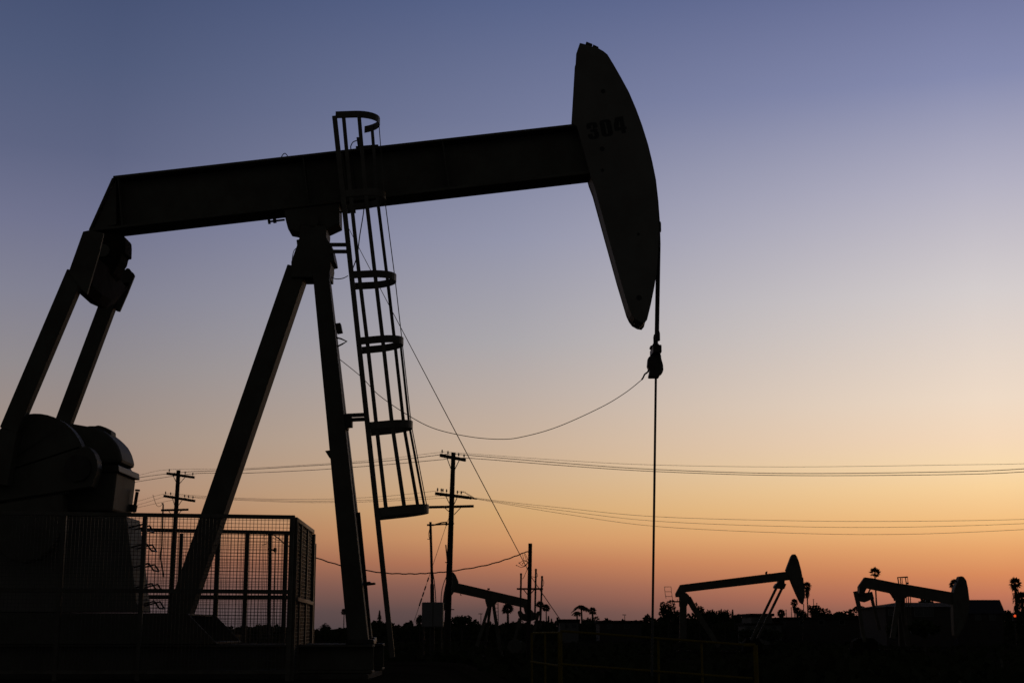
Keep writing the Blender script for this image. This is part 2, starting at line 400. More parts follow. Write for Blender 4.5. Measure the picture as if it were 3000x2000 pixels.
# gear reducer on its pedestal
def xz(px, Yx, Yz, Y):
    return [Vector((at(x, y, Yx).x, Y, at(x, y, Yz).z)) for x, y in px]
gb = MB()
gb.tr([(150,1259),(243,1259),(326,1273),(342,1280),(355,1290),(367,1301),(378,1313),(385,1325),(390,1336),(395,1354),(398,1373),(150,1373)], 18.42, -0.67)
gbo = gb.make('gear_box', 'paint', pj, bevel=0.05)
gl = MB(); gl.prism(xz([(-120,1374),(408,1374),(410,1394),(-120,1394)], 18.45, 17.95, 17.46), 1.0); gl.make('split_flange', 'steel', gbo, bevel=0.01)
gl = MB(); gl.prism(xz([(-120,1394),(398,1394),(385,1505),(-120,1505)], 18.4, 18.0, 17.5), 0.92); gl.make('lower_housing', 'paint', gbo, bevel=0.03)
gl = MB(); gl.tr([(241,1268),(243,1258),(247,1249),(262,1247),(278,1247),(286,1245),(294,1246),(311,1252),(325,1261),(326,1290)], 17.98, 0.24); gl.make('inspection_cover', 'paint', gbo, bevel=0.012)
br = MB(); br.tube([at(390,1500,18.3), at(396,1476,18.3), at(402,1440,18.3)], 0.022, 8); br.tube([at(402.5,1438,18.3), at(403,1433,18.3)], 0.032, 8); br.tube([at(388,1498,18.3), at(392,1478,18.3)], 0.05, 8)
br.make('breather_pipe', 'steel', gbo)
pd = MB(); pa = [at(-120,1512,17.6), at(370,1512,17.6), at(403,1792,17.6), at(-120,1792,17.6)]
pd.prism(pa, 0.66); pdo = pd.make('pedestal', 'head', pj, bevel=0.012)
for py_, xr in ((1541, 402), (1598, 410), (1657, 417), (1716, 426), (1768, 433)):
    s_ = MB(); p = at(xr-26, py_+4, 17.62); p2_ = at(xr-4, py_+6, 18.1)
    e = 0.17
    for y_ in (17.68, 17.98):
        s_.tube([Vector((p.x-0.02, y_, p.z)), Vector((p.x+e, y_, p.z+0.05))], 0.011, 6)
    s_.tube([Vector((p.x+e, 17.68, p.z+0.05)), Vector((p.x+e+0.06, 17.7, p.z-0.035)), Vector((p.x+e+0.06, 17.96, p.z-0.035)), Vector((p.x+e, 17.98, p.z+0.05))], 0.011, 6)
    s_.make('step_rung', 'steel', pdo)
# skid and base
wq = [(-120,1793),(549,1795),(619,1867),(638,1886),(-120,1886)]
bs = MB(); A_ = [at(x, y, 17.15) for x, y in wq]; bs.prism(A_, 0.03); bs.prism([p+Vector((0, 1.57, 0)) for p in A_], 0.03)
bs.box((A_[0].x, 17.181, A_[1].z-0.03), (A_[1].x-0.02, 18.719, A_[1].z-0.004))
bs.box((A_[0].x, 17.181, A_[3].z+0.004), (A_[3].x-0.02, 18.719, A_[3].z+0.03))
bs.make('sub_base', 'paint', pj, bevel=0.006)
sk = MB(); a_, b_ = at(-120,1887,17.2), at(1092,1886,17.2)
for yy in (17.2, 18.55):
    sk.box((a_.x, yy, a_.z-0.03), (b_.x, yy+0.3, a_.z)); sk.box((a_.x, yy, a_.z-0.33), (b_.x, yy+0.3, a_.z-0.30)); sk.box((a_.x, yy+0.135, a_.z-0.30), (b_.x, yy+0.165, a_.z-0.03))
for k in range(8):
    x = a_.x + 0.2 + k*(b_.x-a_.x-0.5)/7
    sk.box((x, 17.505, a_.z-0.31), (x+0.12, 18.545, a_.z-0.06))
sk.make('skid_beam', 'paint', pj, bevel=0.008)
fd = MB(); fd.box((a_.x-0.2, 17.0, 1.0), (b_.x-0.03, 18.85, a_.z-0.334)); fd.make('foundation', 'concrete', pj, bevel=0.02)

# ladder with safety cage
def lad(py, Y):   # near stile centre line
    return at(980 + (py-340)*0.107, py, Y)
LN, LF = 17.1, 17.7
ld = empty('ladder', (0, 0, 0), None, None); ld.parent = pj; ld.location = (0, 0, 0)
st = MB(); st.bar(lad(340, LN), lad(1925, LN), 0.03, 0.062); lado = st.make('ladder', 'cage', pj, bevel=0.004)
bpy.data.objects.remove(ld)
lado.name = 'ladder'
nl, nb = lad(340, LN), lad(1925, LN)
def far_of(p): # far stile stands where the near one hides it
    q = p.copy(); q.y = LF; q.x = p.x*(LF*CP+(p.z-1.7)*SP)/(LN*CP+(p.z-1.7)*SP); q.x += 0.107*(p.z-1.7)*(LF/LN-1); return q
def stile_at_z(z):
    t = (z-nb.z)/(nl.z-nb.z); return nb.lerp(nl, t)
s2 = MB(); s2.bar(far_of(nb), far_of(nl), 0.03, 0.062); s2.make('stile', 'cage', lado, bevel=0.004)
z = nb.z + 0.25
while z < nl.z - 0.9:
    p = stile_at_z(z); q = far_of(p); MB().tube([p, q], 0.0125, 8).make('rung', 'cage', lado); z += 0.3
hoops = [((983,337),(1112,357),0.09,0.67), ((1005,568),(1129,577),0.09,1), ((1029,805),(1160,816),0.092,1), ((1053,999),(1181,1001),0.092,1), ((1080,1247),(1208,1245),0.09,1), ((1105,1500),(1255,1490),0.105,1)]
def hoop_plan(n=40, straight=0.42):
    L1 = straight; out_ = []
    for i in range(n+1):
        s = i/n
        if s < 0.3: out_.append((straight*s/0.3, -1, s))
        elif s > 0.7: out_.append((straight*(1-s)/0.3, 1, s))
        else:
            t = (s-0.3)/0.4*math.pi
            out_.append((straight+(1-straight)*math.sin(t), -math.cos(t), s))
    return out_
plan = hoop_plan()
H = []
for (l, a, hgt, full) in hoops:
    P = at(*l, LN); Q = far_of(P); mid = (P+Q)/2; half = (Q-P)/2
    e1 = Vector((half.y, -half.x, 0)).normalized()
    ap = at(*a, (LN+LF)/2+0.05); D = (ap-mid).dot(e1); dz = ap.z-mid.z
    pts = [mid + e1*(D*u) + half*v + Vector((0, 0, dz*u)) for u, v, s in plan]
    H.append(pts)
    hp = MB(); vs = []; fs = []
    m = int(len(pts)*full) if full < 1 else len(pts)
    for i in range(m):
        d = (pts[min(i+1, len(pts)-1)]-pts[max(i-1, 0)]).normalized(); nrm = Vector((d.y, -d.x, 0)).normalized()*0.006
        for o_ in (nrm, -nrm):
            for zz in (-hgt/2, hgt/2): vs.append(pts[i]+o_+Vector((0, 0, zz)))
    for i in range(m-1):
        b0, b1 = i*4, (i+1)*4
        fs += [(b0, b1, b1+1, b0+1), (b0+3, b1+3, b1+2, b0+2), (b0+1, b1+1, b1+3, b0+3), (b0+2, b1+2, b1, b0)]
    fs += [(0,1,3,2), ((m-1)*4+2, (m-1)*4+3, (m-1)*4+1, (m-1)*4)]
    hp.add(vs, fs); hp.make('cage_hoop', 'cage', lado)
def idx_for(px, lo, hi):
    best = min(range(lo, hi), key=lambda i: abs(to_px(H[2][i])[0]-px)); return best
N = len(plan)
half_i = max(range(N), key=lambda i: to_px(H[2][i])[0])
picks = [(idx_for(1054, 0, half_i), 0, 5), (idx_for(1102, 0, half_i), 0, 5), (half_i, 0, 5), (idx_for(1142, half_i, N), 0, 5), (idx_for(1151, half_i, N), 3, 5)]
for i, h0, h1 in picks:
    sp = MB()
    for h in range(h0, h1):
        p, q = H[h][i].copy(), H[h+1][i].copy()
        d = (H[h][min(i+1, N-1)]-H[h][max(i-1, 0)]).normalized(); nrm = Vector((d.y, -d.x, 0)).normalized()*-0.012
        if h == h0: p += Vector((0, 0, 0.02))
        sp.bar(p+nrm, q+nrm, 0.048, 0.010, side=d)
    sp.make('cage_strap', 'cage', lado)
for (ya, yb, xe, dy) in ((717, 737, 966, 0), (1214, 1227, 1012, 3)):
    bk = MB()
    for y_ in (ya, yb):
        q = far_of(lad(y_, LN)); pxs = to_px(q)
        bk.bar(at(pxs[0], y_, LF+0.03), at(xe, y_+dy, LF+0.06), 0.012, 0.05)
    bk.make('stand_off', 'cage', lado)

# ------------------------------------------------------------------ mesh safety fence round the cranks
fz = 1.16
fc = empty('safety_fence', (at(500,1955,16.4).x, 17.8, fz), 'wire mesh guard fence with square steel rails round the big pumpjack cranks', 'fence')
def mesh_panel(p, q, zt_p, zt_q, zb, cell=0.0425, w=0.0048):
    p, q = Vector((p[0], p[1], 0)), Vector((q[0], q[1], 0)); L = (q-p).length; n = int(L/cell); d = (q-p)/L
    m = MB(); side = Vector((d.y, -d.x, 0))
    for i in range(1, n):
        c = p + d*(i*cell); zt = zt_p+(zt_q-zt_p)*i/n; j = random.uniform(-0.003, 0.003)
        m.bar((c.x+d.x*j, c.y+d.y*j, zb), (c.x, c.y, zt), w, w)
    k = int((zt_p-zb)/cell)
    for i in range(1, k):
        f = i/k; a = Vector((p.x, p.y, zb+(zt_p-zb)*f)); b = Vector((q.x, q.y, zb+(zt_q-zb)*f))
        m.bar(a+side*w, b+side*w, w, w, side=(0, 0, 1))
    return m
yn, yf = 16.4, 19.35
X0 = at(-90, 1500, yn).x
cn = at(858, 1513, yn); tn = at(200, 1505, yn)
zt_l, zt_r = at(200, 1504, yn).z, at(855, 1514, yn).z
zt_0 = zt_l + (zt_l-zt_r)*(tn.x-X0)/(cn.x-tn.x)
mesh_panel((X0, yn), (cn.x, yn), zt_0, zt_r, fz+0.08).make('wire_mesh', 'galv', fc)
def zt(x): return zt_0 + (zt_r-zt_0)*(x-X0)/(cn.x-X0)
def rail(a, b, w=0.05, h=0.045): MB().bar(a, b, w, h).make('rail', 'cage', fc, bevel=0.003)
def post(x, y, z0, z1, w=0.05): MB().box((x-w/2, y-w/2, z0), (x+w/2, y+w/2, z1)).make('post', 'cage', fc, bevel=0.003)
rail((X0, yn+0.026, zt_0), (cn.x+0.02, yn+0.026, zt_r))
zm = at(500, 1727, yn).z; rail((X0, yn+0.028, zm), (cn.x-0.03, yn+0.028, zm-0.02), 0.045, 0.045)
rail((X0, yn+0.026, fz+0.08), (cn.x-0.03, yn+0.026, fz+0.08))
for px in (187, 424):
    x = at(px, 1515, yn).x; post(x, yn+0.03, fz-0.05, zt(x)-0.024, 0.048)
post(cn.x-0.01, yn+0.03, fz-0.05, zt_r-0.024, 0.05)
# side panel
sx0, sz0 = at(866, 1526, yn+0.1), at(915, 1561, yf)
post(sx0.x, yn+0.1, fz-0.05, sx0.z, 0.06)
mesh_panel((sx0.x, yn+0.13), (sz0.x, yf), sx0.z, sz0.z, fz+0.08).make('wire_mesh', 'galv', fc)
rail((sx0.x, yn+0.07, sx0.z+0.02), (sz0.x, yf+0.03, sz0.z+0.02), 0.05, 0.05)
rail((sx0.x+0.028, yn+0.13, zm-0.1), (sz0.x+0.028, yf-0.03, zm-0.1), 0.045, 0.045)
for f, w in ((0.25, 0.045), (0.62, 0.045), (1.0, 0.075)):
    post(sx0.x+(sz0.x-sx0.x)*f+0.005, yn+0.1+(yf-yn-0.1)*f, fz-0.05, sx0.z+(sz0.z-sx0.z)*f-0.012, w)
# far panel
zfl, zfr = at(430, 1545, yf).z, at(845, 1561, yf).z
mesh_panel((X0*1.18, yf), (sz0.x, yf), zfl+0.02, zfr, fz+0.08).make('wire_mesh', 'galv', fc)
rail((X0*1.18, yf+0.026, zfl+0.02), (sz0.x-0.04, yf+0.026, zfr), 0.05, 0.05)
rail((X0*1.18, yf+0.028, at(500,1746,yf).z), (sz0.x-0.04, yf+0.028, at(800,1749,yf).z), 0.05, 0.055)
rail((X0*1.18, yf+0.026, fz+0.08), (sz0.x-0.04, yf+0.026, fz+0.08))
for px in (531, 640, 724, 838):
    x = at(px, 1560, yf).x; post(x, yf+0.03, fz-0.05, zfl+(zfr-zfl)*0.6-0.03, 0.055 if px > 600 else 0.045)
for px, py, y_ in ((900.5, 1590, yf+0.5), (923.5, 1592, yf+0.7)):
    p = at(px, py, y_); MB().box((p.x-0.016, y_-0.016, 0.95), (p.x+0.016, y_+0.016, p.z)).make('post', 'cage', fc)

# wires tied to the pump jack
cw = MB(); cw.tube(smooth_path([at(x, y, Y) for x, y, Y in ((995,1052,17.6),(1060,1105,17.3),(1110,1157,17.1),(1199,1218,17.0),(1276,1256,17.1),(1378,1279,17.3),(1467,1286,17.4),(1531,1279,17.5),(1633,1250,17.7),(1760,1193,17.85),(1832,1150,17.9),(1880,1112,17.95))], 8), 0.0048, 6)
tag(cw.make('slack_cable', 'cable', smooth=True), 'thin cable drooping in a deep curve from the carrier bar to the front leg', 'cable')
sp = MB(); sp.tube([at(1880,1112,17.95), at(1866,1122,17.94), at(1864,1131,17.94)], 0.004, 5)
gw = MB(); a, b = at(1019, 664, 17.12), at(1548, 1671, 78)
gw.tube([a, a.lerp(b, 0.2), a.lerp(b, 0.5), b], 0.004, 6, 0.022)
tag(gw.make('guy_wire', 'line'), 'long straight guy wire slanting from the ladder cage down to the bare topped pole', 'guy wire')

# ------------------------------------------------------------------ utility poles
def insulators(par, pts, s=1.0):
    for p in pts:
        MB().lathe(p, [(0.018*s,0),(0.018*s,0.12*s),(0.055*s,0.13*s),(0.065*s,0.2*s),(0.05*s,0.25*s),(0.06*s,0.29*s),(0.035*s,0.35*s)], 8).make('insulator', 'porcelain', par)
def upole(label, top, bot, Y, w0, w1, arms, group='wooden utility poles', yawdy=2.0):
    t, b = at(*top, Y), at(*bot, Y)
    b = t + (b-t)*((0.0-t.z)/(b.z-t.z)); 
    r = empty('utility_pole', (b.x, b.y, b.z), label, 'utility pole', group)
    m = MB(); m.tube([b - Vector((0,0,0.4)), b.lerp(t, 0.5), t], w1*0.58, 14, w0*0.58); m.make('pole', 'wood', r, smooth=True)
    for (a0, a1, th, ins, brace, dy) in arms:
        p, q = at(*a0, Y-dy-w0/2-0.08), at(*a1, Y+dy-w0/2-0.08)
        am = MB(); am.bar(p, q, 0.12, th); ao = am.make('crossarm', 'wood', r, bevel=0.01)
        pts = [p.lerp(q, f)+Vector((0, 0, th/2-0.01)) for f in ins]
        insulators(ao, pts, 0.8)
        if brace:
            mid = p.lerp(q, brace[0])
            for f in (brace[1], brace[2]):
                u = p.lerp(q, f); bm_ = MB(); lo = Vector((mid.x, mid.y-0.02, mid.z-brace[3]))
                bm_.bar(u + Vector((0, -0.07, -th/2+0.03)), lo + Vector(((u.x-mid.x)*0.1, -0.03, 0)), 0.015, 0.05); bm_.make('brace', 'steel', ao)
    return r
YA, YB, YD = 110, 90, 80
pa_ = upole('wooden pole behind the mesh fence carrying two tilted crossarms and one level arm', (523,1377), (498,1795), YA, 0.26, 0.40,
    [((489,1386),(569,1398),0.19,(0.08,0.66,0.94),(0.42,0.22,0.68,0.75),1.2), ((480,1452),(571,1467),0.19,(0.05,0.21,0.66,0.79,0.93),(0.40,0.28,0.60,0.8),1.2), ((472,1494),(552,1492),0.16,(),(0.5,0.28,0.76,0.6),0)])
cn_ = MB(); cn_.tube([at(474,1475,YA-0.5), at(477,1473,YA-0.5), at(478,1480,YA-0.5), at(474,1600,YA-0.5), at(471,1618,YA-0.5), at(470,1632,YA-0.5), at(480,1690,YA-0.5)], 0.06, 6); cn_.make('riser_pipe', 'steel', pa_)
cn_ = MB(); cn_.tube(smooth_path([at(448,1448,YA), at(452,1462,YA), at(458,1478,YA), at(466,1483,YA), at(474,1478,YA)], 5), 0.018, 5); cn_.make('jumper_wire', 'line', pa_)
pb_ = upole('tallest central wooden pole rising through the far pumpjack head', (1328.5,1325), (1310,1850), YB, 0.24, 0.40,
    [((1290,1333),(1363,1347),0.2,(0.07,0.3,0.73,0.95),(0.5,0.26,0.76,0.95),1.2), ((1276,1445),(1372,1457),0.185,(0.06,0.17,0.22,0.33,0.66,0.78),(0.5,0.3,0.66,0.75),1.2), ((1256,1485),(1388,1482),0.16,(),(0.55,0.35,0.72,0.5),0)])
am = MB(); am.tube([at(1330,1533,YB-0.2), at(1266,1537,YB-0.6)], 0.05, 6); am.tube([at(1270,1537,YB-0.6), at(1295,1530,YB-0.4), at(1310,1529,YB-0.3)], 0.045, 6); am.box(at(1305,1538,YB-0.5), at(1311,1528,YB-0.3)); am.make('service_arm', 'steel', pb_)
am = MB(); am.tube([at(1306,1595,YB-0.4), at(1311,1648,YB-0.4), at(1312,1700,YB-0.4)], 0.045, 6); am.tube([at(1304,1646,YB-0.4), at(1312,1647,YB-0.4)], 0.03, 5); am.make('riser_pipe', 'steel', pb_)
am = MB(); am.tube([at(1320,1784,YB-0.4), at(1331,1784.5,YB-0.4)], 0.03, 5); am.make('pole_step', 'steel', pb_)
# dead-end strain insulators
for k in range(3):
    am = MB(); am.tube([at(1371,1456+k*0.8,YB+0.8), at(1380,1457.5+k,YB+0.6)], 0.07, 6); am.tube([at(1380,1457.5+k,YB+0.6), at(1396,1459.5+k,YB+0.3)], 0.03, 6); am.make('strain_insulator', 'porcelain', pb_)
for k in range(2):
    am = MB(); am.tube(smooth_path([at(1340+k*8,1440,YB), at(1353+k*8,1440,YB), at(1372,1447+k*3,YB), at(1390,1458,YB)], 5), 0.014, 5); am.make('jumper_wire', 'line', pb_)
# bare-topped pole
pd_ = upole('short bare topped pole with a low crossarm and three capped risers', (1553.5,1591), (1549,1835), YD, 0.19, 0.215, [((1514,1724),(1591,1724),0.1,(),(0.45,0.25,0.68,0.35),0)])
for (x0, y0, x1, y1) in ((1526.5,1682,1524,1840), (1570,1669,1567,1812), (1588,1690,1583,1840)):
    p, q = at(x0, y0, YD-0.35), at(x1, y1, YD-0.35); rr = MB(); rr.tube([q, p], 0.052, 8); rr.lathe(p-Vector((0,0,0.05)), [(0.05,0),(0.062,0.03),(0.062,0.10),(0.03,0.13)], 8)
    rr.make('riser_pipe', 'steel', pd_)
for pts in ([(1529,1694),(1533,1693),(1539,1680),(1546,1662),(1548,1654)], [(1572,1676),(1575,1684),(1573,1689),(1567,1690),(1556,1687)], [(1590,1694),(1593,1704),(1592,1712),(1589,1718),(1580,1724)],
            [(1513,1655),(1520,1658),(1527,1661),(1537,1658),(1543,1650),(1547,1648)], [(1521,1648),(1527,1654),(1534,1657),(1542,1654),(1546,1645)], [(1520,1650),(1531,1642),(1539,1641),(1544,1645),(1547,1650)], [(1532,1650),(1536,1644),(1541,1643),(1546,1646)], [(1531,1622),(1535,1640)], [(1536,1621),(1543,1642)], [(1539,1621),(1547,1640)]):
    j = MB(); j.tube(smooth_path([at(x, y, YD-0.2) for x, y in pts], 5), 0.014, 5); j.make('jumper_wire', 'line', pd_)
kn = MB()
for x, y in ((1513,1655),(1521,1648),(1531,1650),(1537,1656),(1544,1644)):
    kn.lathe(at(x, y, YD-0.2)-Vector((0,0,0.03)), [(0.02,0),(0.035,0.03),(0.02,0.06)], 6)
kn.make('wire_connector', 'steel', pd_)
kn = MB(); kn.tube([at(1540,1616,YD), at(1544,1615,YD), at(1550,1615,YD)], 0.035, 6); kn.tube([at(1549,1618,YD-0.1),at(1559,1618,YD-0.1)], 0.02, 6); kn.make('eye_bolt', 'steel', pd_)
pe_ = upole('wooden pole with a small side bracket seen through the right end of the mesh', (791,1560), (788,1850), 84, 0.17, 0.20, [])
am = MB(); am.tube([at(785,1607,83.8), at(800,1610,83.8), at(808,1613,83.8)], 0.06, 6); am.box(at(803,1617,83.9), at(809,1604,83.7)); am.tube([at(807,1604,83.8), at(804,1760,83.8), at(803,1850,83.8)], 0.03, 6); am.make('service_arm', 'steel', pe_)
for k, pts in enumerate(([(788,1562),(776,1568),(770,1575),(778,1578)], [(788,1590),(778,1592),(768,1597)], [(800,1573),(808,1580),(818,1582)])):
    j = MB(); j.tube(smooth_path([at(x, y, 83.8) for x, y in pts], 5), 0.015, 5); j.make('jumper_wire', 'line', pe_)
# bundled service cable from that pole to the bare topped one
sc_ = MB(); path = smooth_path([at(x, y, Y) for x, y, Y in ((793,1562,84),(815,1575,83.7),(837,1594,83.5),(880,1614,83.2),(924,1632,83),(1005,1657,82.6),(1114,1676,82),(1198,1680,81.6),(1262,1677.5,81.3),(1326,1671.5,81),(1423,1655,80.6),(1494,1634,80.2),(1540,1616,80))], 8)
path = [p + Vector((0, 0, 0.016*math.sin(i*1.7))) for i, p in enumerate(path)]
sc_.tube(path, 0.037, 6)
tag(sc_.make('service_cable', 'cable', smooth=True), 'thick bundled cable sagging low between the mesh side pole and the bare topped pole', 'cable')
gw = MB(); a, b = at(1316, 1512, YB), at(1212, 1822, YB-8); gw.tube([a, b], 0.014, 5)
for f in (0.62, 0.70, 0.755, 0.81, 0.84):
    p = a.lerp(b, f); dv = (b-a).normalized(); gw.tube([p-dv*0.16, p+dv*0.16], 0.045, 6)
tag(gw.make('guy_wire', 'line'), 'beaded guy wire slanting down left from the tallest central pole', 'guy wire')
gw = MB(); gw.tube([at(1556,1688,YD), at(1590,1739,YD+20), at(1641,1813,YD+70)], 0.018, 5, 0.045)
tag(gw.make('guy_wire', 'line'), 'guy wire slanting down right from the bare topped pole to the low roof', 'guy wire')
# thin pipe mast with junction and cabinet
YC = 84
mt = empty('pipe_mast', at(1268, 1880, YC), 'slim pipe mast joined by an arm to the tallest central pole', 'mast')
m = MB(); m.tube([Vector((at(1268,1700,YC).x, YC, 0)), at(1267,1770,YC)], 0.15, 10); m.tube([at(1267,1770,YC), at(1266.5,1762,YC)], 0.15, 10); m.make('sleeve', 'steel', mt)
m = MB(); m.tube([at(1266.5,1762,YC), at(1266,1710,YC)], 0.125, 10, 0.115); m.make('lower_pipe', 'steel', mt)
m = MB(); m.tube([at(1266,1712,YC), at(1261,1528,YC)], 0.085, 10, 0.075); m.make('pipe', 'steel', mt)
m = MB(); m.tube([at(1251,1537,YC), at(1271,1537,YC)], 0.055, 8); m.tube([at(1259,1541,YC),at(1263,1541,YC)], 0.1, 8); m.make('clamp', 'steel', mt)
m = MB(); m.tube(smooth_path([at(1259,1548,YC-0.1), at(1256.5,1560,YC-0.1), at(1257,1572,YC-0.1), at(1260,1580,YC-0.1)], 5), 0.02, 5); m.tube([at(1252,1578,YC), at(1260,1579,YC)], 0.02, 5); m.make('drip_loop', 'cable', mt)
m = MB(); m.tube(smooth_path([at(1268,1675,YC-0.2), at(1272,1700,YC-0.2), at(1275,1730,YC-0.2), at(1277,1764,YC-0.2)], 5), 0.03, 6); m.make('drop_cable', 'cable', mt)
YK = 82.5
cbn = empty('equipment_cabinet', at(1266, 1880, YK), 'pale grey box shaped cabinet with rounded top at the foot of the slim mast', 'cabinet')
p, q = at(1235, 1836, YK), at(1298, 1763, YK)
m = MB(); m.box((p.x, YK, p.z), (q.x, YK+1.0, q.z)); m.make('body', 'greybox', cbn, bevel=0.06)
m = MB(); m.box((p.x+0.62, YK-0.012, p.z+0.05), (p.x+0.66, YK-0.001, q.z-0.05)); m.make('door_seam', 'steel', cbn)
m = MB()
for x in (p.x+0.06, q.x-0.14):
    for y in (YK+0.05, YK+0.85): m.box((x, y, -0.1), (x+0.08, y+0.08, p.z+0.02))
m.make('stand', 'steel', cbn)

# ------------------------------------------------------------------ overhead power lines
def YW(px):
    if px < 505: return YA + (505-px)/300*9
    if px < 1328: return YA + (px-505)/(1328-505)*(YB-YA)
    return YB - (px-1328)/(3000-1328)*10
def wire(label, pts, r, group):
    if pts[-1][0] > 3000:       # run on past the right edge towards the next pole
        x0, y0 = pts[-1]; pts = pts + [(3500, y0-28), (4100, y0-85)]
    if pts[0][0] < 200:
        x0, y0 = pts[0]; pts = [(-900, y0+110)] + pts
    m = MB(); m.tube(smooth_path([at(x, y, YW(x)) for x, y in pts], 10), r, 5)
    tag(m.make('power_line', 'line', smooth=True), label, 'power line', group)
UP, LO = 'power lines on the top crossarms', 'power lines on the second crossarms'
wire('highest and faintest power line, on the left insulator of the top crossarms', [(100,1450),(300,1411),(408,1391),(492,1375),(700,1372),(900,1361),(1033,1352),(1160,1340),(1295,1324),(1344,1326),(1650,1348),(1913,1361),(2300,1367),(2800,1361),(3060,1355)], 0.0105, UP)
wire('middle power line of the three on the top crossarms', [(100,1456),(300,1418),(408,1398),(543,1382),(700,1376),(900,1364),(1033,1356),(1160,1347),(1314,1329),(1351,1331),(1650,1356),(1913,1374),(2300,1386),(2800,1381),(3060,1369)], 0.02, UP)
wire('lowest power line of the three on the top crossarms', [(100,1466),(300,1430),(398,1411),(567,1387),(700,1386),(900,1377),(1033,1368),(1160,1358),(1290,1346),(1363,1341),(1650,1363),(1913,1380),(2300,1392),(2800,1389),(3060,1378)], 0.019, UP)
wire('highest power line left of the central pole on the second crossarms', [(100,1530),(300,1490),(408,1466),(485,1446),(572,1451),(720,1459),(900,1462),(1100,1455),(1282,1437)], 0.011, LO)
wire('middle power line left of the central pole on the second crossarms', [(100,1545),(300,1503),(408,1477),(499,1452),(590,1456),(720,1462),(900,1467),(1100,1463),(1308,1451)], 0.012, LO)
wire('lowest power line left of the central pole on the second crossarms', [(100,1556),(300,1512),(408,1485),(540,1458),(600,1460),(720,1465),(900,1471),(1100,1468),(1320,1457)], 0.012, LO)
wire('highest power line running right from the second crossarm of the central pole', [(1395,1458),(1500,1471),(1650,1487),(1913,1512),(2300,1524),(2650,1526),(3060,1518)], 0.011, LO)
wire('middle power line running right from the second crossarm of the central pole', [(1395,1459.5),(1500,1475),(1650,1495),(1913,1525),(2300,1541),(2650,1543),(3060,1530)], 0.011, LO)
wire('lowest power line running right from the second crossarm of the central pole', [(1395,1461),(1500,1479),(1650,1504),(1913,1540),(2300,1560),(2650,1564),(3060,1547)], 0.011, LO)

# ------------------------------------------------------------------ distant pump jacks
PG = 'pumpjacks in the distance'
def part(par, name, px, Y, dy, m='paint', bevel=0.0):
    return MB().tr(px, Y, dy).make(name, m, par, bevel=bevel)
def barpx(par, name, a, b, Y, w, h, m='paint', w2=None, h2=None, Yb=None):
    return MB().bar(at(*a, Y), at(*b, Yb if Yb else Y), w, h, w2, h2).make(name, m, par)
# left one
Y1 = 98
p1_ = empty('pump_jack', (at(1440,1800,Y1).x, Y1, 0), 'small distant pumpjack behind the poles with its head raised at the left end', 'pumpjack', PG)
part(p1_, 'walking_beam', [(1322,1700),(1343,1707.5),(1546,1754.5),(1546,1783),(1528,1777.5),(1326,1733)], Y1-0.15, 0.3)
h_ = part(p1_, 'horse_head', [(1316,1680),(1327,1674),(1334,1682),(1343,1703),(1342,1708),(1330,1733),(1321,1745),(1312,1765),(1306,1784),(1299,1788),(1297,1768),(1299,1742),(1304,1715),(1309,1694)], Y1-0.22, 0.44)
m = MB()
for d in (-0.12, 0.12): m.tube(smooth_path([at(x, y, Y1+d) for x, y in ((1316,1679),(1307,1690),(1301,1705),(1296,1722),(1293,1742),(1292,1763))], 4), 0.03, 6)
m.make('bridle_cable', 'cable', p1_)
part(p1_, 'saddle_bearing', [(1419,1748),(1460,1758),(1451,1769),(1446,1776),(1426,1776),(1422,1762)], Y1-0.25, 0.5)
m = MB(); m.box(at(1428,1727,Y1), at(1435,1722,Y1+0.1)); m.bar(at(1420,1727,Y1), at(1434,1730,Y1), 0.1, 0.05); m.make('lubricator', 'steel', p1_)
m = MB(); m.tube([at(1349,1738,Y1), at(1349,1742,Y1), at(1352,1743,Y1)], 0.025, 5); m.make('hook', 'steel', p1_)
barpx(p1_, 'leg', (1433,1773), (1396,1893), Y1-0.2, 0.2, 0.2, 'paint', 0.22, 0.23, Y1-0.9)
barpx(p1_, 'leg', (1437,1773), (1421,1893), Y1+0.1, 0.2, 0.18, 'paint', 0.22, 0.2, Y1+1.0)
barpx(p1_, 'leg', (1446,1773), (1469,1925), Y1, 0.22, 0.22, 'paint', 0.24, 0.26)
l_ = barpx(p1_, 'ladder', (1450,1763), (1452,1830), Y1+0.2, 0.03, 0.04, 'cage')
barpx(l_, 'stile', (1459,1763), (1460,1830), Y1+0.2, 0.04, 0.05, 'cage')
for y in range(1769, 1830, 11): barpx(l_, 'rung', (1450,y), (1460,y-0.5), Y1+0.2, 0.03, 0.03, 'cage')
part(p1_, 'equalizer', [(1516,1792),(1519,1788),(1527,1787),(1533,1796),(1538,1797),(1534,1780),(1546,1776),(1560,1788),(1568,1798),(1574,1790),(1582,1788),(1584,1793),(1574,1812),(1552,1820),(1545,1820),(1527,1815),(1519,1803)], Y1+0.3, 0.3)
barpx(p1_, 'pitman_arm', (1523,1810), (1507,1875), Y1-0.6, 0.12, 0.2)
barpx(p1_, 'pitman_arm', (1577,1795), (1560,1875), Y1+0.9, 0.12, 0.2)
m = MB(); c = at(1508, 1893, Y1-0.7); m.lathe(c, [(0.45,0),(0.5,0.05),(0.5,0.25),(0.45,0.3)], 20, (0,1,0)); m.make('counterweight', 'paint', p1_)
part(p1_, 'gear_box', [(1500,1882),(1530,1876),(1543,1888),(1545,1925),(1498,1925)], Y1-0.3, 0.8)
part(p1_, 'skid_beam', [(1395,1920),(1560,1922),(1560,1932),(1395,1930)], Y1-0.3, 0.5, 'shaded')
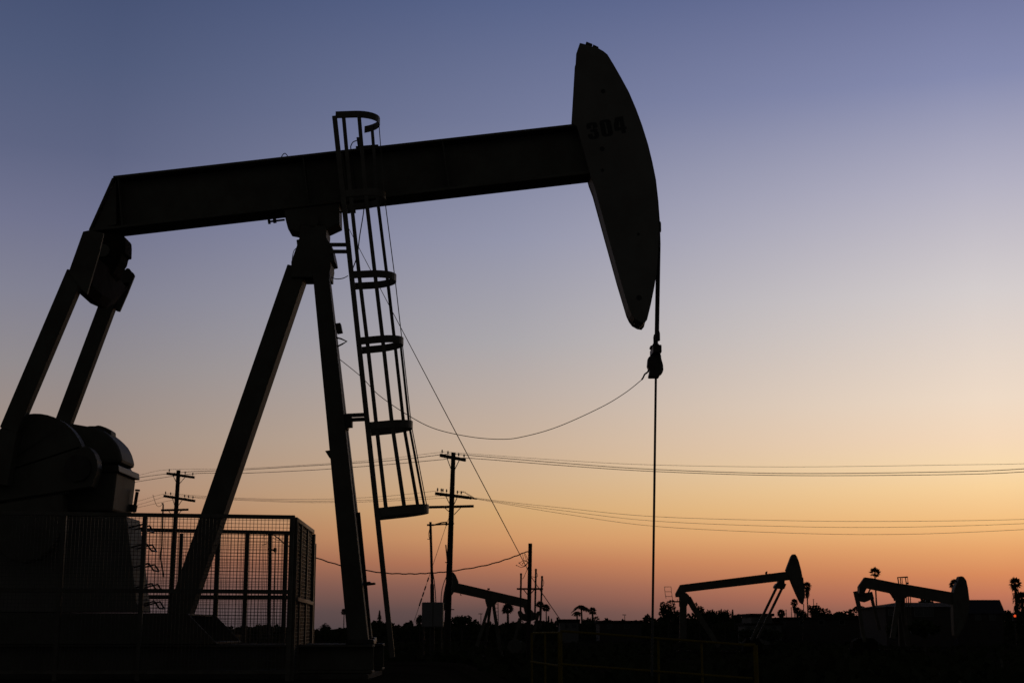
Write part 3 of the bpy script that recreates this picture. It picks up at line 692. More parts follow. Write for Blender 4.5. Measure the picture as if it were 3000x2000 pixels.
# middle one
Y2 = 100
p2o = empty('pump_jack', (at(2120,1800,Y2).x, Y2, 0), 'distant pumpjack right of the hanging rod, head raised at its right end', 'pumpjack', PG)
part(p2o, 'walking_beam', [(1993,1712),(2306,1673),(2318,1697.5),(2279,1702),(2010,1733.5),(1993,1748),(1980,1748),(1979,1738)], Y2-0.15, 0.3)
part(p2o, 'horse_head', [(2318,1629),(2323,1622.5),(2330,1622.5),(2335,1629),(2341,1645),(2348,1672),(2353,1702),(2356.5,1735),(2356,1757),(2353,1769),(2345,1763),(2333,1738),(2316,1698),(2303,1669)], Y2-0.22, 0.44)
m = MB(); m.tube([at(2352,1690,Y2), at(2357,1735,Y2), at(2357.5,1752,Y2)], 0.03, 6); m.tube([at(2354.5,1768,Y2), at(2354,1800,Y2), at(2353,1880,Y2)], 0.03, 6); m.make('polished_rod', 'cable', p2o)
m = MB(); m.tr([(2242,1676),(2244.5,1673),(2248,1672),(2248.5,1675),(2247,1681),(2243,1682)], Y2, 0.1); m.tr([(2248,1680),(2258,1678.5),(2258,1680),(2248,1681.5)], Y2, 0.1); m.make('lubricator', 'steel', p2o)
part(p2o, 'saddle_bearing', [(2281,1700),(2299,1698),(2299,1708),(2304,1710),(2298,1724),(2270,1722),(2269,1717),(2274,1709),(2280,1706)], Y2-0.3, 0.6, 'steel')
barpx(p2o, 'pitman_arm', (2274,1722), (2200,1874), Y2-0.6, 0.12, 0.165)
barpx(p2o, 'pitman_arm', (2291,1722), (2216,1876), Y2+0.6, 0.12, 0.165)
part(p2o, 'post_cap', [(1992,1744),(2010,1735),(2017,1741),(2024,1752),(2012,1775),(1992,1775)], Y2-0.3, 0.6)
barpx(p2o, 'leg', (2001.5,1760), (2001,1880), Y2-0.4, 0.25, 0.46)
barpx(p2o, 'leg', (2016,1750), (2034,1783), Y2, 0.3, 0.38, 'paint', 0.3, 0.36)
barpx(p2o, 'leg', (2033,1781), (2106,1892), Y2, 0.3, 0.36, 'paint', 0.3, 0.30)
m = MB()
for seg in (((1946,1718),(1966.5,1718)), ((1948,1732),(1967,1732)), ((1950.5,1746),(1969,1746)), ((1946.5,1718),(1948,1732)), ((1948,1732),(1951,1752)), ((1966,1718),(1967,1732)), ((1967,1732),(1971,1758)), ((1985,1754),(1985.5,1762))):
    m.tube([at(*seg[0], Y2), at(*seg[1], Y2)], 0.018, 5)
m.make('guard_rail', 'cage', p2o)
part(p2o, 'platform', [(1958,1759.5),(1993,1759),(1993,1762.5),(1958,1763)], Y2-0.5, 1.0, 'steel')
part(p2o, 'gear_box', [(2180,1882),(2188,1868),(2222,1868),(2232,1882),(2236,1912),(2176,1912)], Y2-0.4, 0.8, 'shaded')
part(p2o, 'skid_beam', [(1985,1905),(2260,1907),(2260,1916),(1985,1914)], Y2-0.3, 0.5, 'shaded')
# right one
Y3 = 96
p3o = empty('pump_jack', (at(2640,1800,Y3).x, Y3, 0), 'distant pumpjack at right in front of the houses with its head lowered', 'pumpjack', PG)
part(p3o, 'walking_beam', [(2534,1690),(2557,1692.5),(2628,1707),(2670,1713),(2791,1734),(2794,1770),(2670,1747),(2614,1737.5),(2551,1724.5),(2541,1722),(2518,1719),(2516,1716)], Y3-0.17, 0.34)
hd3 = part(p3o, 'horse_head', [(2811,1688),(2817,1686.5),(2823,1688.5),(2831,1699),(2836,1722),(2840,1755),(2840,1775),(2836,1800),(2831,1818),(2820,1840),(2803,1869),(2797,1860),(2795,1842),(2793,1800),(2792,1742),(2797,1722),(2807,1700)], Y3-0.3, 0.6, 'paint')
m = MB(); m.tr([(2797,1700),(2806,1699),(2806,1704),(2798,1705)], Y3, 0.1); m.make('bracket', 'steel', hd3)
part(p3o, 'tail_bearing', [(2518,1717),(2540,1722),(2534,1733),(2534,1742),(2517,1742),(2518,1730)], Y3-0.3, 0.6, 'steel')
m = MB(); m.tube(smooth_path([at(2550,1724,Y3), at(2547,1729,Y3), at(2544,1735,Y3), at(2538,1739,Y3)], 4), 0.05, 6); m.make('hanger', 'steel', p3o)
part(p3o, 'equalizer', [(2509,1736),(2553,1734),(2556,1751),(2547,1758),(2534,1763),(2520,1760),(2510,1754)], Y3-0.1, 0.35)
m = MB(); m.bar(at(2505.5,1731,Y3-0.7), at(2516,1775,Y3-0.7), 0.2, 0.25); m.bar(at(2514,1768,Y3-0.7), at(2533,1880,Y3-0.7), 0.15, 0.21); m.make('pitman_arm', 'paint', p3o)
m = MB(); m.bar(at(2550,1733,Y3+0.6), at(2556,1755,Y3+0.6), 0.2, 0.2); m.bar(at(2554,1752,Y3+0.6), at(2577,1845,Y3+0.6), 0.15, 0.19); m.make('pitman_arm', 'paint', p3o)
part(p3o, 'saddle_bearing', [(2612,1736),(2660,1746),(2655,1750),(2650,1753),(2648,1759),(2626,1759),(2624,1752),(2620,1748),(2617,1742)], Y3-0.3, 0.6)
barpx(p3o, 'leg', (2633,1756), (2614,1870), Y3-0.1, 0.2, 0.36, 'paint', 0.22, 0.30, Y3-0.6)
barpx(p3o, 'leg', (2641,1756), (2660,1890), Y3+0.1, 0.2, 0.36, 'paint', 0.22, 0.30, Y3+0.6)
barpx(p3o, 'leg', (2637,1756), (2640,1890), Y3+0.3, 0.2, 0.3, 'paint', 0.22, 0.28, Y3+1.4)
cg = MB()
cg.bar(at(2628.5,1690.5,Y3-0.4), at(2659.5,1688.5,Y3-0.4), 0.03, 0.06)
cg.bar(at(2640,1690.5,Y3+0.2), at(2660,1690.5,Y3+0.2), 0.03, 0.05)
for x0, x1, w in ((2630,2633.5,0.07),(2637.5,2640,0.06),(2642.5,2644.5,0.035),(2652.5,2655.5,0.06),(2659,2660.5,0.03)):
    cg.bar(at(x0,1690,Y3-0.4), at(x1,1712,Y3-0.4), 0.03, w)
cg.box(at(2656,1710,Y3-0.4), at(2661,1705,Y3-0.3))
cgo = cg.make('ladder_cage', 'cage', p3o)
cg = MB()
for x0, x1, w in ((2650,2653,0.045),(2655,2657.5,0.045),(2661,2663.5,0.06),(2667,2669.5,0.05)):
    cg.bar(at(x0,1744,Y3-0.4), at(x1,1830,Y3-0.4), 0.03, w)
cg.make('ladder', 'cage', p3o)
m = MB(); m.tr([(2712,1760),(2714,1755),(2722,1755),(2724,1760)], Y3-0.1, 0.2); m.make('bracket', 'steel', p3o)
part(p3o, 'gear_box', [(2500,1878),(2515,1868),(2560,1868),(2572,1880),(2574,1908),(2496,1908)], Y3-0.4, 0.8, 'shaded')
part(p3o, 'skid_beam', [(2490,1900),(2700,1902),(2700,1911),(2490,1909)], Y3-0.3, 0.5, 'shaded')

# ------------------------------------------------------------------ yellow pipe guard railing
yr = empty('guard_railing', at(1900, 1960, 25), 'yellow pipe guard railing with two rails and thin posts around the well', 'railing')
def yrail(name, pts, r=0.02):
    m = MB(); m.tube(pts, r, 8); m.make(name, 'yellow', yr, smooth=True)
Yl, Yr, Yb_ = 26.5, 24.5, 29
yrail('rail', [at(1563,1853,Yb_), at(1638,1852,27)])
yrail('rail', [at(1556,1937,Yb_), at(1637,1949,27)])
yrail('rail', [at(1643,1847,Yl), at(2205,1889,Yr)])
yrail('rail', [at(1643,1944,Yl), at(2205,1986,Yr)])
def ypost(px, py, Y):
    p = at(px, py, Y); yrail('post', [Vector((p.x, Y, ground_z(p.x, Y)-0.1)), p])
for px, py, Y in ((1558,1853,Yb_),(1597,1852.5,28),(1637,1850,27),(1644,1847,Yl),(1928,1868.5,25.5),(2055,1878,25.05)): ypost(px, py, Y)
p = at(2213, 1888, Yr); yrail('post', [Vector((p.x, Yr, 0.2)), p], 0.04)
q = at(2180, 1888, Yr); yrail('rail', [q, p], 0.03)

# ------------------------------------------------------------------ small tank seen through the fence
tk = empty('drum_tank', at(684, 1876, 100), 'small tan cylindrical tank lying on a stand beyond the mesh fence', 'tank')
a, b = at(660, 1867, 100), at(709, 1866, 100)
m = MB(); m.lathe(a, [(0.17,0),(0.22,0.03),(0.235,0.12),(0.235,(b-a).length-0.12),(0.22,(b-a).length-0.03),(0.17,(b-a).length)], 20, b-a); m.make('shell', 'rusty', tk, smooth=True)
m = MB()
for f in (0.2, 0.75):
    c = a.lerp(b, f); m.box((c.x-0.06, c.y-0.25, -0.1), (c.x+0.06, c.y+0.25, c.z-0.17))
m.make('stand', 'concrete', tk)

# ------------------------------------------------------------------ houses
def house(label, px0, px1, ytop, yeave, ybot, Y, dep, wall='stucco2', roof='roof', style='flat', ridge=None, wins=(), over=0.25, cat='house', chim=None):
    a, b = at(px0, yeave, Y), at(px1, yeave, Y); zt_ = at((px0+px1)/2, ytop, Y).z; ze = a.z; zb = -0.2
    h = empty('house', ((a.x+b.x)/2, Y+dep/2, 0), label, cat, 'houses beyond the oil field')
    m = MB(); m.box((a.x+over, Y+over, zb), (b.x-over, Y+dep-over, ze)); wo = m.make('wall', wall, h)
    m = MB()
    if style == 'flat':
        m.box((a.x, Y, ze+0.003), (b.x, Y+dep, zt_))
    else:
        r0, r1 = at(ridge[0], ytop, Y+dep*0.5), at(ridge[1], ytop, Y+dep*0.5); zt_ = r0.z
        v = [(a.x,Y,ze+0.003),(b.x,Y,ze+0.003),(b.x,Y+dep,ze+0.003),(a.x,Y+dep,ze+0.003),(r0.x,Y+dep*0.5,zt_),(r1.x,Y+dep*0.5,zt_)]
        m.add(v, [(0,3,2,1),(0,1,5,4),(2,3,4,5),(1,2,5),(3,0,4)])
    ro = m.make('roof', roof, h)
    if chim:
        c0, c1 = at(chim[0], chim[2], Y+1), at(chim[1], ytop, Y+1); m = MB(); m.box((c0.x, Y+1, ze-0.5), (c1.x, Y+1.6, c0.z)); m.make('chimney', 'stucco2', ro)
    for (x0, x1, y0, y1) in wins:
        p, q = at(x0, y1, Y+over), at(x1, y0, Y+over)
        m = MB(); t = 0.08
        m.box((p.x-t, Y+over-0.05, p.z-t), (q.x+t, Y+over-0.004, p.z-0.001)); m.box((p.x-t, Y+over-0.05, q.z+0.001), (q.x+t, Y+over-0.004, q.z+t))
        m.box((p.x-t, Y+over-0.05, p.z), (p.x-0.001, Y+over-0.004, q.z)); m.box((q.x+0.001, Y+over-0.05, p.z), (q.x+t, Y+over-0.004, q.z))
        w = m.make('window', 'stucco', h)
        m = MB(); m.box((p.x, Y+over-0.03, p.z), (q.x, Y+over-0.008, q.z)); m.make('pane', 'glass', w)
    return h
house('low flat roofed bungalow at the end of the slanting guy wire', 1636, 1700, 1812.5, 1821, 1850, 205, 8, 'stucco', wins=((1655,1664,1827,1838),(1676,1688,1827,1838)), chim=(1630.5,1636.5,1807))
house('long low dark building just left of the hanging rod', 1752, 1884, 1816.5, 1823, 1850, 215, 10, wins=((1780,1792,1828,1838),(1830,1842,1828,1838)))
house('pale two storey house with a wide flat roof behind the middle pumpjack rods', 2196, 2269, 1796, 1804, 1850, 180, 8, 'stucco', wins=((2212,1222+1000,1809,1819),(2240,2250,1809,1819)))
house('pale single storey wing in front of the two storey house', 2178, 2296, 1824, 1829, 1850, 172, 6, 'stucco', wins=((2190,2198,1834,1844),(2226,2240,1833,1843),(2262,2274,1833,1843)))
house('very long low building with a pale roof edge between the two right pumpjacks', 2297, 2575, 1806.5, 1812, 1850, 176, 10, wins=((2344,2352,1816,1828),(2400,2412,1816,1828),(2460,2472,1816,1828)))
house('hip roofed house with two large windows behind the right pumpjack', 2588, 2798, 1764, 1777, 1850, 150, 12, 'stucco2', style='hip', ridge=(2626,2780), wins=((2680,2702,1782,1803),(2708,2732,1782,1803),(2604,2616,1784,1800)))
house('tall dark block with sloping right end beside the lowered pumpjack head', 2798, 2946, 1756, 1796, 1850, 158, 12, 'stucco2', style='hip', ridge=(2815,2929), wins=((2858,2872,1800,1814),(2900,2914,1800,1814)))
# lit red lamp at far right
sl = empty('signal_lamp', at(2973.5, 1850, 140), 'small glowing red lamp low at the right edge', 'lamp')
c = at(2973.5, 1803, 140)
m = MB(); m.lathe(c, [(0.02,-0.03),(0.10,-0.02),(0.125,0),(0.125,0.02)], 16, (0,1,0)); m.make('lens', 'lamp', sl)
m = MB(); m.box((c.x-0.18, 140.03, c.z-0.5), (c.x+0.18, 140.35, c.z+0.2)); m.make('housing', 'steel', sl, bevel=0.03)
m = MB(); m.tube([(c.x, 140.2, -0.1), (c.x, 140.2, c.z-0.49)], 0.06, 8); m.make('post', 'steel', sl)
# thin far posts
for (x, y0, Y, lab, hd) in ((1409,1797,260,'street light beside the small left pumpjack legs',1), (1830,1800,280,'thin street light above the low roof left of the hanging rod',1), (2383,1755,250,'thin post sticking out of the round tree right of the middle pumpjack',0), (2393,1766,255,'shortest thin post in the round tree right of the middle pumpjack',0), (2303,1786,260,'thin post right of the squat palm near the middle pumpjack',0), (2318,1779,262,'thin post left of the paired palms near the middle pumpjack',0)):
    t = at(x, y0, Y); e = empty('lamp_post', (t.x, Y, 0), lab, 'post', 'thin far posts')
    m = MB(); m.tube([(t.x, Y, -0.1), t], 0.09, 6, 0.06); m.make('pole', 'steel', e)
    m = MB(); m.box((t.x-0.1-0.35*hd, Y-0.1, t.z-0.05), (t.x+0.1+0.2*hd, Y+0.1, t.z+0.07)); m.make('lamp_head' if hd else 'cap', 'steel', e)

# ------------------------------------------------------------------ trees
def leafy(m, c, rx, ry, rz, n, size, lumps=7):
    """leaf clumps thrown through a few overlapping lumps"""
    L = []
    n = int(n*1.9)
    for _ in range(lumps):
        a = random.uniform(0, 2*math.pi); u = random.uniform(-0.55, 0.75); k = random.uniform(0.35, 0.6)
        L.append((Vector((math.cos(a)*rx*0.55, math.sin(a)*ry*0.55, u*rz*0.65)), k))
    L.append((Vector((0, 0, 0)), 0.72))
    for i in range(n):
        o, k = random.choice(L)
        while True:
            d = Vector((random.uniform(-1,1), random.uniform(-1,1), random.uniform(-1,1)))
            if d.length < 1: break
        d = d.normalized()*(d.length**0.6)
        p = Vector(c) + o + Vector((d.x*rx*k, d.y*ry*k, d.z*rz*k))
        s_ = size*random.uniform(0.5, 1.2)
        a = Vector((random.gauss(0,1), random.gauss(0,1), random.gauss(0,1))).normalized(); b = a.orthogonal().normalized()
        b = Matrix.Rotation(random.uniform(0, 6.3), 3, a) @ b; c2 = a.cross(b)
        m.add([p-b*s_*0.5, p-c2*s_*0.35, p+b*s_*0.6, p+c2*s_*0.35], [(0,1,2,3)])
TG = 'trees on the far skyline'
def tree(name, label, px, ytop, wpx, hpx, Y, n=320, cat='tree'):
    c = at(px, ytop+hpx/2, Y); rx = wpx*mpp(Y)/2; rz = hpx*mpp(Y)/2
    e = empty(name, (c.x, Y, 0), label, cat, TG)
    m = MB(); m.tube([(c.x, Y, -0.2), (c.x+0.05, Y, c.z*0.5), c], max(0.08, rx*0.09), 7, max(0.04, rx*0.03))
    for k in range(4):
        a = k*1.6+random.random(); m.tube([(c.x, Y, max(0.2, c.z-rz*0.9)), c + Vector((math.cos(a)*rx*0.6, math.sin(a)*rx*0.6, rz*random.uniform(0, 0.5)))], max(0.05, rx*0.04), 5, 0.02)
    m.make('trunk', 'bark', e)
    m = MB(); leafy(m, c, rx*1.08, rx, rz*1.06, n, max(0.35, rx*0.27)); m.make('crown', 'leaf', e)
def cypress(label, px, ytop, wpx, Y):
    t = at(px, ytop, Y); e = empty('cypress_tree', (t.x, Y, 0), label, 'cypress', TG); r = wpx*mpp(Y)/2
    m = MB(); m.tube([(t.x, Y, -0.2), (t.x, Y, t.z*0.8)], 0.12, 7, 0.04); m.make('trunk', 'bark', e)
    m = MB()
    for i in range(380):
        f = random.random()**0.8; z = t.z*f; rr = r*math.sin(min(1, (1-f)*1.7)*math.pi/2)*random.random()**0.5; a = random.uniform(0, 6.3)
        p = Vector((t.x+math.cos(a)*rr, Y+math.sin(a)*rr, z)); s_ = random.uniform(0.2, 0.55)
        w = Vector((math.cos(a+1.5), math.sin(a+1.5), 0))*s_*0.35
        m.add([p-w, p+w, p+Vector((math.cos(a)*0.1, math.sin(a)*0.1, s_))], [(0,1,2)])
    m.make('crown', 'leaf', e)
def fan_palm(label, px, py, rpx, Y, ybase=None, skirt=False, n=38, tw=0.16):
    c = at(px, py, Y); R = rpx*mpp(Y)*1.48; e = empty('fan_palm', (c.x, Y, 0), label, 'palm', 'palm trees on the far skyline')
    m = MB(); lean = random.uniform(-0.2, 0.2); m.tube([(c.x+lean, Y, -0.2), (c.x+lean*0.4, Y, c.z*0.5), c], tw*1.25, 8, tw*0.8); m.make('trunk', 'bark', e)
    m = MB()
    for i in range(n):
        f = i/(n-1); el = math.radians(88 - 128*f**0.95); a = i*2.39996+random.uniform(-0.2, 0.2)
        d = Vector((math.cos(a)*math.cos(el), math.sin(a)*math.cos(el), math.sin(el)))
        sd = Vector((-math.sin(a), math.cos(a), 0)); up = d.cross(sd)
        sd = (sd*math.cos(random.uniform(-0.5,0.5)) + up*math.sin(random.uniform(-0.5,0.5))).normalized()
        hub = c + d*R*random.uniform(0.26, 0.44)
        m.bar(c, hub, R*0.02, R*0.02)
        rr = R*random.uniform(0.46, 0.60); vs = [hub]; k = 11
        for j in range(k):
            t = math.radians(-105 + 210*j/(k-1)); q = 1.0 if j % 2 == 0 else 0.62
            vs.append(hub + (d*math.cos(t) + sd*math.sin(t))*rr*q - Vector((0, 0, rr*0.16*q*(0.2+math.cos(t)**2))))
        m.add(vs, [(0, j, j+1) for j in range(1, k)])
    m.make('crown', 'frond', e)
    if skirt:
        m = MB()
        for i in range(140):
            a = random.uniform(0, 6.3); z = c.z - R*random.uniform(0.2, skirt); rr = R*random.uniform(0.15, 0.5)*(1 - 0.5*(c.z-z)/(R*skirt))
            p = Vector((c.x+math.cos(a)*rr, Y+math.sin(a)*rr, z)); w = Vector((-math.sin(a), math.cos(a), 0))*R*0.1
            m.add([p-w, p+w, p+Vector((math.cos(a)*0.15*R, math.sin(a)*0.15*R, -R*0.45))], [(0,1,2)])
        m.make('dead_skirt', 'frond', e)
def feather_palm(label, px, py, rpx, Y, n=14, droop=1.0):
    n += 7; c = at(px, py, Y); R = rpx*mpp(Y)*1.12; e = empty('feather_palm', (c.x, Y, 0), label, 'palm', 'palm trees on the far skyline')
    m = MB(); m.tube([(c.x, Y, -0.2), (c.x+0.1, Y, c.z*0.5), c], 0.24, 8, 0.16); m.make('trunk', 'bark', e)
    m = MB()
    for i in range(n):
        a = i*2.39996 + 0.2; el = math.radians(random.uniform(15, 75)); d = Vector((math.cos(a)*math.cos(el), math.sin(a)*math.cos(el), math.sin(el)))
        L = R*random.uniform(0.9, 1.25); pts = []; h = Vector((math.cos(a), math.sin(a), 0))
        for k in range(9):
            t = k/8; pts.append(c + d*L*t*0.75 + h*L*0.25*t*t - Vector((0, 0, droop*L*0.75*t*t)))
        m.tube(pts, R*0.02, 4, R*0.005)
        sd = Vector((-math.sin(a), math.cos(a), 0))
        for k in range(1, 9):
            for sg in (-1, 1):
                for off in (0, 0.5):
                    p = pts[k-1].lerp(pts[k], off) if k else pts[k]; ll = R*0.30*(1-0.5*abs(k/8-0.45))
                    q = p + sd*sg*ll*0.7 + (pts[k]-pts[k-1]).normalized()*ll*0.5 - Vector((0, 0, ll*0.45))
                    w = (pts[k]-pts[k-1]).normalized()*R*0.085
                    m.add([p-w, p+w, q], [(0,1,2)])
    m.make('crown', 'frond', e)

fan_palm('tiny lone fan palm between the mesh fence and the front leg', 1008, 1792, 9, 420, tw=0.14)
fan_palm('fan palm standing alone just right of the small left pumpjack legs', 1487.5, 1784, 16, 330, tw=0.28)
fan_palm('upper left palm of the pair behind the bare topped pole', 1582, 1772, 11, 360, tw=0.2)
fan_palm('lower right palm of the pair behind the bare topped pole', 1600, 1781, 11, 370, tw=0.16)
feather_palm('bushy feather palm with arching fronds behind the low bungalow roof', 1703, 1777, 24, 300, 20, 1.0)
feather_palm('smaller feather palm leaning on the left of the bushy one', 1690, 1793, 18, 305, 13, 1.1)
fan_palm('small fan palm touching the right of the bushy feather palm', 1736, 1790, 11, 320, tw=0.25)
fan_palm('tall slim palm just right of the middle pumpjack head', 2364, 1717, 12, 330, skirt=1.6, tw=0.15)
fan_palm('upper palm of the close pair under the middle pumpjack head', 2327, 1764, 10, 340, skirt=1.6, tw=0.15)
fan_palm('lower palm of the close pair under the middle pumpjack head', 2336, 1787, 9, 345, skirt=1.4, tw=0.15)
fan_palm('squat palm on the roof line left of the middle pumpjack head', 2289, 1796, 11, 330, skirt=1.3, tw=0.3)
fan_palm('tall palm whose crown stands above the tail of the right pumpjack', 2563, 1678, 15, 300, n=18, tw=0.17)
feather_palm('drooping feather palm behind the tail rods of the right pumpjack', 2516, 1778, 22, 280, 13, 0.9)
fan_palm('small shaggy palm left of the hip roofed house', 2576, 1784, 11, 300, skirt=1.8, tw=0.2)
fan_palm('shaggy palm peeping out behind the right pumpjack head', 2797, 1712, 14, 300, skirt=1.6, tw=0.25)
fan_palm('big shaggy palm at the far right edge', 2974, 1709, 17, 260, skirt=4.0, n=34, tw=0.3)
fan_palm('lower shaggy palm cut by the far right edge', 2994, 1752, 18, 262, skirt=2.5, n=34, tw=0.3)
tree('bush', 'round bush between the mesh fence and the front leg', 949, 1824, 34, 30, 300, 220, 'bush')
tree('broadleaf_tree', 'dark tree seen through the right end of the mesh', 775, 1824, 60, 40, 240, 340)
cypress('bushy conical cypress between the front leg and the ladder foot', 1112, 1792, 18, 280)
cypress('left of the two small cypresses beside the low bungalow', 1607, 1810, 7, 240)
cypress('right of the two small cypresses beside the low bungalow', 1615.5, 1816, 7, 242)
tree('broadleaf_tree', 'ragged small tree hidden behind the left of the grey cabinet', 1229, 1796, 22, 40, 200, 160)
tree('broadleaf_tree', 'tiny flat topped tree left of the grey cabinet', 1205, 1816, 11, 14, 300, 90)
tree('broadleaf_tree', 'round tree between the central pole and the small pumpjack legs', 1354, 1801, 66, 44, 220, 420)
tree('bush', 'low bush left of the lone fan palm', 1470, 1824, 30, 24, 280, 180, 'bush')
tree('bush', 'broad bush right of the lone fan palm', 1510, 1815, 46, 34, 270, 240, 'bush')
tree('broadleaf_tree', 'wide tree behind the foot of the bare topped pole', 1590, 1814, 52, 36, 260, 320)
tree('broadleaf_tree', 'bushy tree right of the bushy feather palm', 1730, 1803, 50, 40, 270, 320)
tree('broadleaf_tree', 'rounded tree directly behind the hanging rod', 1899, 1795, 36, 44, 250, 300)
tree('broadleaf_tree', 'tall ragged tree under the ladder of the middle pumpjack', 1957, 1756, 46, 86, 190, 460)
tree('broadleaf_tree', 'spreading low tree left of the middle pumpjack post', 1987, 1778, 36, 56, 195, 240)
tree('broadleaf_tree', 'topmost tree behind the slanting leg of the middle pumpjack', 2048, 1767, 30, 60, 220, 300)
tree('broadleaf_tree', 'long hedge like tree right of the slanting leg', 2085, 1782, 56, 48, 225, 380)
tree('broadleaf_tree', 'lumpy tree between the slanting leg and the two storey house', 2122, 1785, 46, 44, 228, 340)
cypress('small upright cypress left of the two storey house', 2146, 1790, 11, 215)
tree('broadleaf_tree', 'round tree beside the two storey house', 2161, 1796, 22, 40, 220, 220)
tree('broadleaf_tree', 'loose tree under the tip of the middle pumpjack head', 2355, 1785, 28, 46, 230, 220)
tree('broadleaf_tree', 'narrow tree with two thin posts right of the middle pumpjack head', 2381, 1767, 26, 62, 232, 240)
tree('broadleaf_tree', 'big dome shaped tree between the two right pumpjacks', 2405, 1772, 52, 64, 235, 800)
tree('bush', 'low bush at the right foot of the dome shaped tree', 2429, 1790, 22, 34, 236, 160, 'bush')
tree('broadleaf_tree', 'clipped flat topped hedge tree left of the right pumpjack', 2479, 1784, 74, 48, 200, 480)
tree('bush', 'bush between the tail rods of the right pumpjack', 2535, 1788, 34, 40, 205, 240, 'bush')
tree('bush', 'ragged bush showing over the hip roofed house left of the head', 2712, 1754, 40, 30, 175, 220, 'bush')
tree('bush', 'added low hedge like bush dimming the left end of the pale single storey wing', 2192, 1836, 60, 50, 150, 300, 'bush')  # this bush and the next are added to dim over-bright lower walls
tree('bush', 'added low hedge like bush dimming the right end of the pale single storey wing', 2262, 1840, 80, 46, 152, 340, 'bush')
tree('bush', 'wide bush under the two large windows of the hip roofed house', 2706, 1812, 96, 60, 132, 380, 'bush')
tree('bush', 'bush at the left corner of the hip roofed house', 2618, 1806, 70, 64, 136, 340, 'bush')
tree('broadleaf_tree', 'broad dark tree around the red lamp at the right edge', 2975, 1786, 70, 60, 200, 420)

# far mass of scrub that closes the skyline, and low weeds on the field
def leafquad(m, p, s_):
    a = Vector((random.gauss(0,0.6), -1, random.gauss(0,0.6))).normalized(); b = a.orthogonal().normalized(); b = Matrix.Rotation(random.uniform(0, 6.3), 3, a) @ b; c2 = a.cross(b)
    m.add([p-b*s_*0.5, p-c2*s_*0.4, p+b*s_*0.5, p+c2*s_*0.4], [(0,1,2,3)])
m = MB()
for i in range(9000):
    x = random.uniform(-200, 3200) if random.random() < 0.15 else random.uniform(540, 3060)
    Y = random.uniform(230, 262); top = at(x, hline(x) + 3*math.sin(x*0.13)+2*math.sin(x*0.37)+random.uniform(-2, 4), Y).z
    z = top*random.random()**0.75
    leafquad(m, Vector((at(x, 1845, Y).x, Y, z)), random.uniform(0.4, 1.0))
tag(m.make('distant_scrub', 'scrub'), 'dark mass of far scrub and hedges closing the skyline', 'scrub', kind='stuff')
m = MB()
for i in range(9000):
    f = random.random(); Y = 30*(190/30)**f; x = random.uniform(-0.42, 0.42)*Y
    k = 0.5+0.5*math.sin(x*0.35+Y*0.06)*math.sin(Y*0.13+1)
    if random.random() > k+0.15: continue
    h = random.uniform(0.05, 0.5)*(0.4+k); g0 = ground_z(x, Y)
    for j in range(2):
        p = Vector((x+random.uniform(-.3,.3), Y+random.uniform(-.3,.3), g0+h*random.random())); leafquad(m, p, random.uniform(0.15, 0.45)*(1+Y*0.004))
tag(m.make('field_weeds', 'scrub'), 'patchy dark weeds over the open oil field', 'weeds', kind='stuff')

# ------------------------------------------------------------------ sky, added afterglow lamp, camera
W = bpy.data.worlds.new('World'); S.world = W; W.use_nodes = True
nt = W.node_tree; nt.nodes.clear(); nd = nt.nodes.new; L = nt.links.new
def lin(c): 
    c /= 255.0
    return c/12.92 if c <= 0.04045 else ((c+0.055)/1.055)**2.4
def elev(y): return math.degrees(math.atan((1000-y)/F)+PITCH)
LEFT = [(0,(68,80,114)),(250,(80,91,123)),(500,(94,101,131)),(700,(113,116,143)),(900,(130,130,147)),(1100,(145,139,142)),(1300,(160,142,131)),(1450,(169,137,117)),(1550,(163,117,94)),(1630,(140,97,82)),(1700,(110,82,76)),(1780,(84,71,73)),(1845,(74,66,70))]
MID = [(0,(88,100,138)),(350,(115,122,154)),(700,(148,150,172)),(1000,(172,168,172)),(1150,(187,173,165)),(1300,(201,176,153)),(1400,(208,175,139)),(1500,(212,168,117)),(1580,(207,150,103)),(1650,(184,120,88)),(1720,(144,98,84)),(1790,(102,79,76)),(1845,(86,71,71))]
RIGHT = [(0,(104,112,152)),(300,(133,139,175)),(600,(179,177,195)),(900,(213,206,206)),(1200,(239,219,199)),(1310,(245,217,187)),(1380,(248,218,176)),(1446,(249,211,157)),(1550,(242,189,126)),(1620,(230,164,107)),(1690,(215,138,92)),(1750,(192,118,90)),(1800,(158,104,88)),(1845,(140,95,85))]
tc = nd('ShaderNodeTexCoord'); sep = nd('ShaderNodeSeparateXYZ'); L(tc.outputs['Generated'], sep.inputs[0])
def mth(op, a, b=None, clamp=False):
    n = nd('ShaderNodeMath'); n.operation = op; n.use_clamp = clamp
    for i, v in enumerate((a, b)):
        if v is None: continue
        if isinstance(v, (int, float)): n.inputs[i].default_value = v
        else: L(v, n.inputs[i])
    return n.outputs[0]
el = mth('MULTIPLY', mth('ARCSINE', sep.outputs['Z']), 180/math.pi/30.0)      # 0..1 = 0..30 degrees
az = mth('MULTIPLY', mth('ARCTAN2', sep.outputs['X'], sep.outputs['Y']), 180/math.pi)
def ramp(data):
    r = nd('ShaderNodeValToRGB'); cr = r.color_ramp; cr.interpolation = 'LINEAR'
    st = sorted((elev(y)/30.0, tuple(lin(v) for v in c)) for y, c in data)
    cr.elements[0].position, cr.elements[0].color = st[0][0], (*st[0][1], 1)
    cr.elements[1].position, cr.elements[1].color = st[-1][0], (*st[-1][1], 1)
    for p, c in st[1:-1]:
        e = cr.elements.new(p); e.color = (*c, 1)
    e = cr.elements.new(1.0); e.color = (*[v*0.72 for v in st[-1][1]], 1)
    L(el, r.inputs['Fac']); return r.outputs['Color']
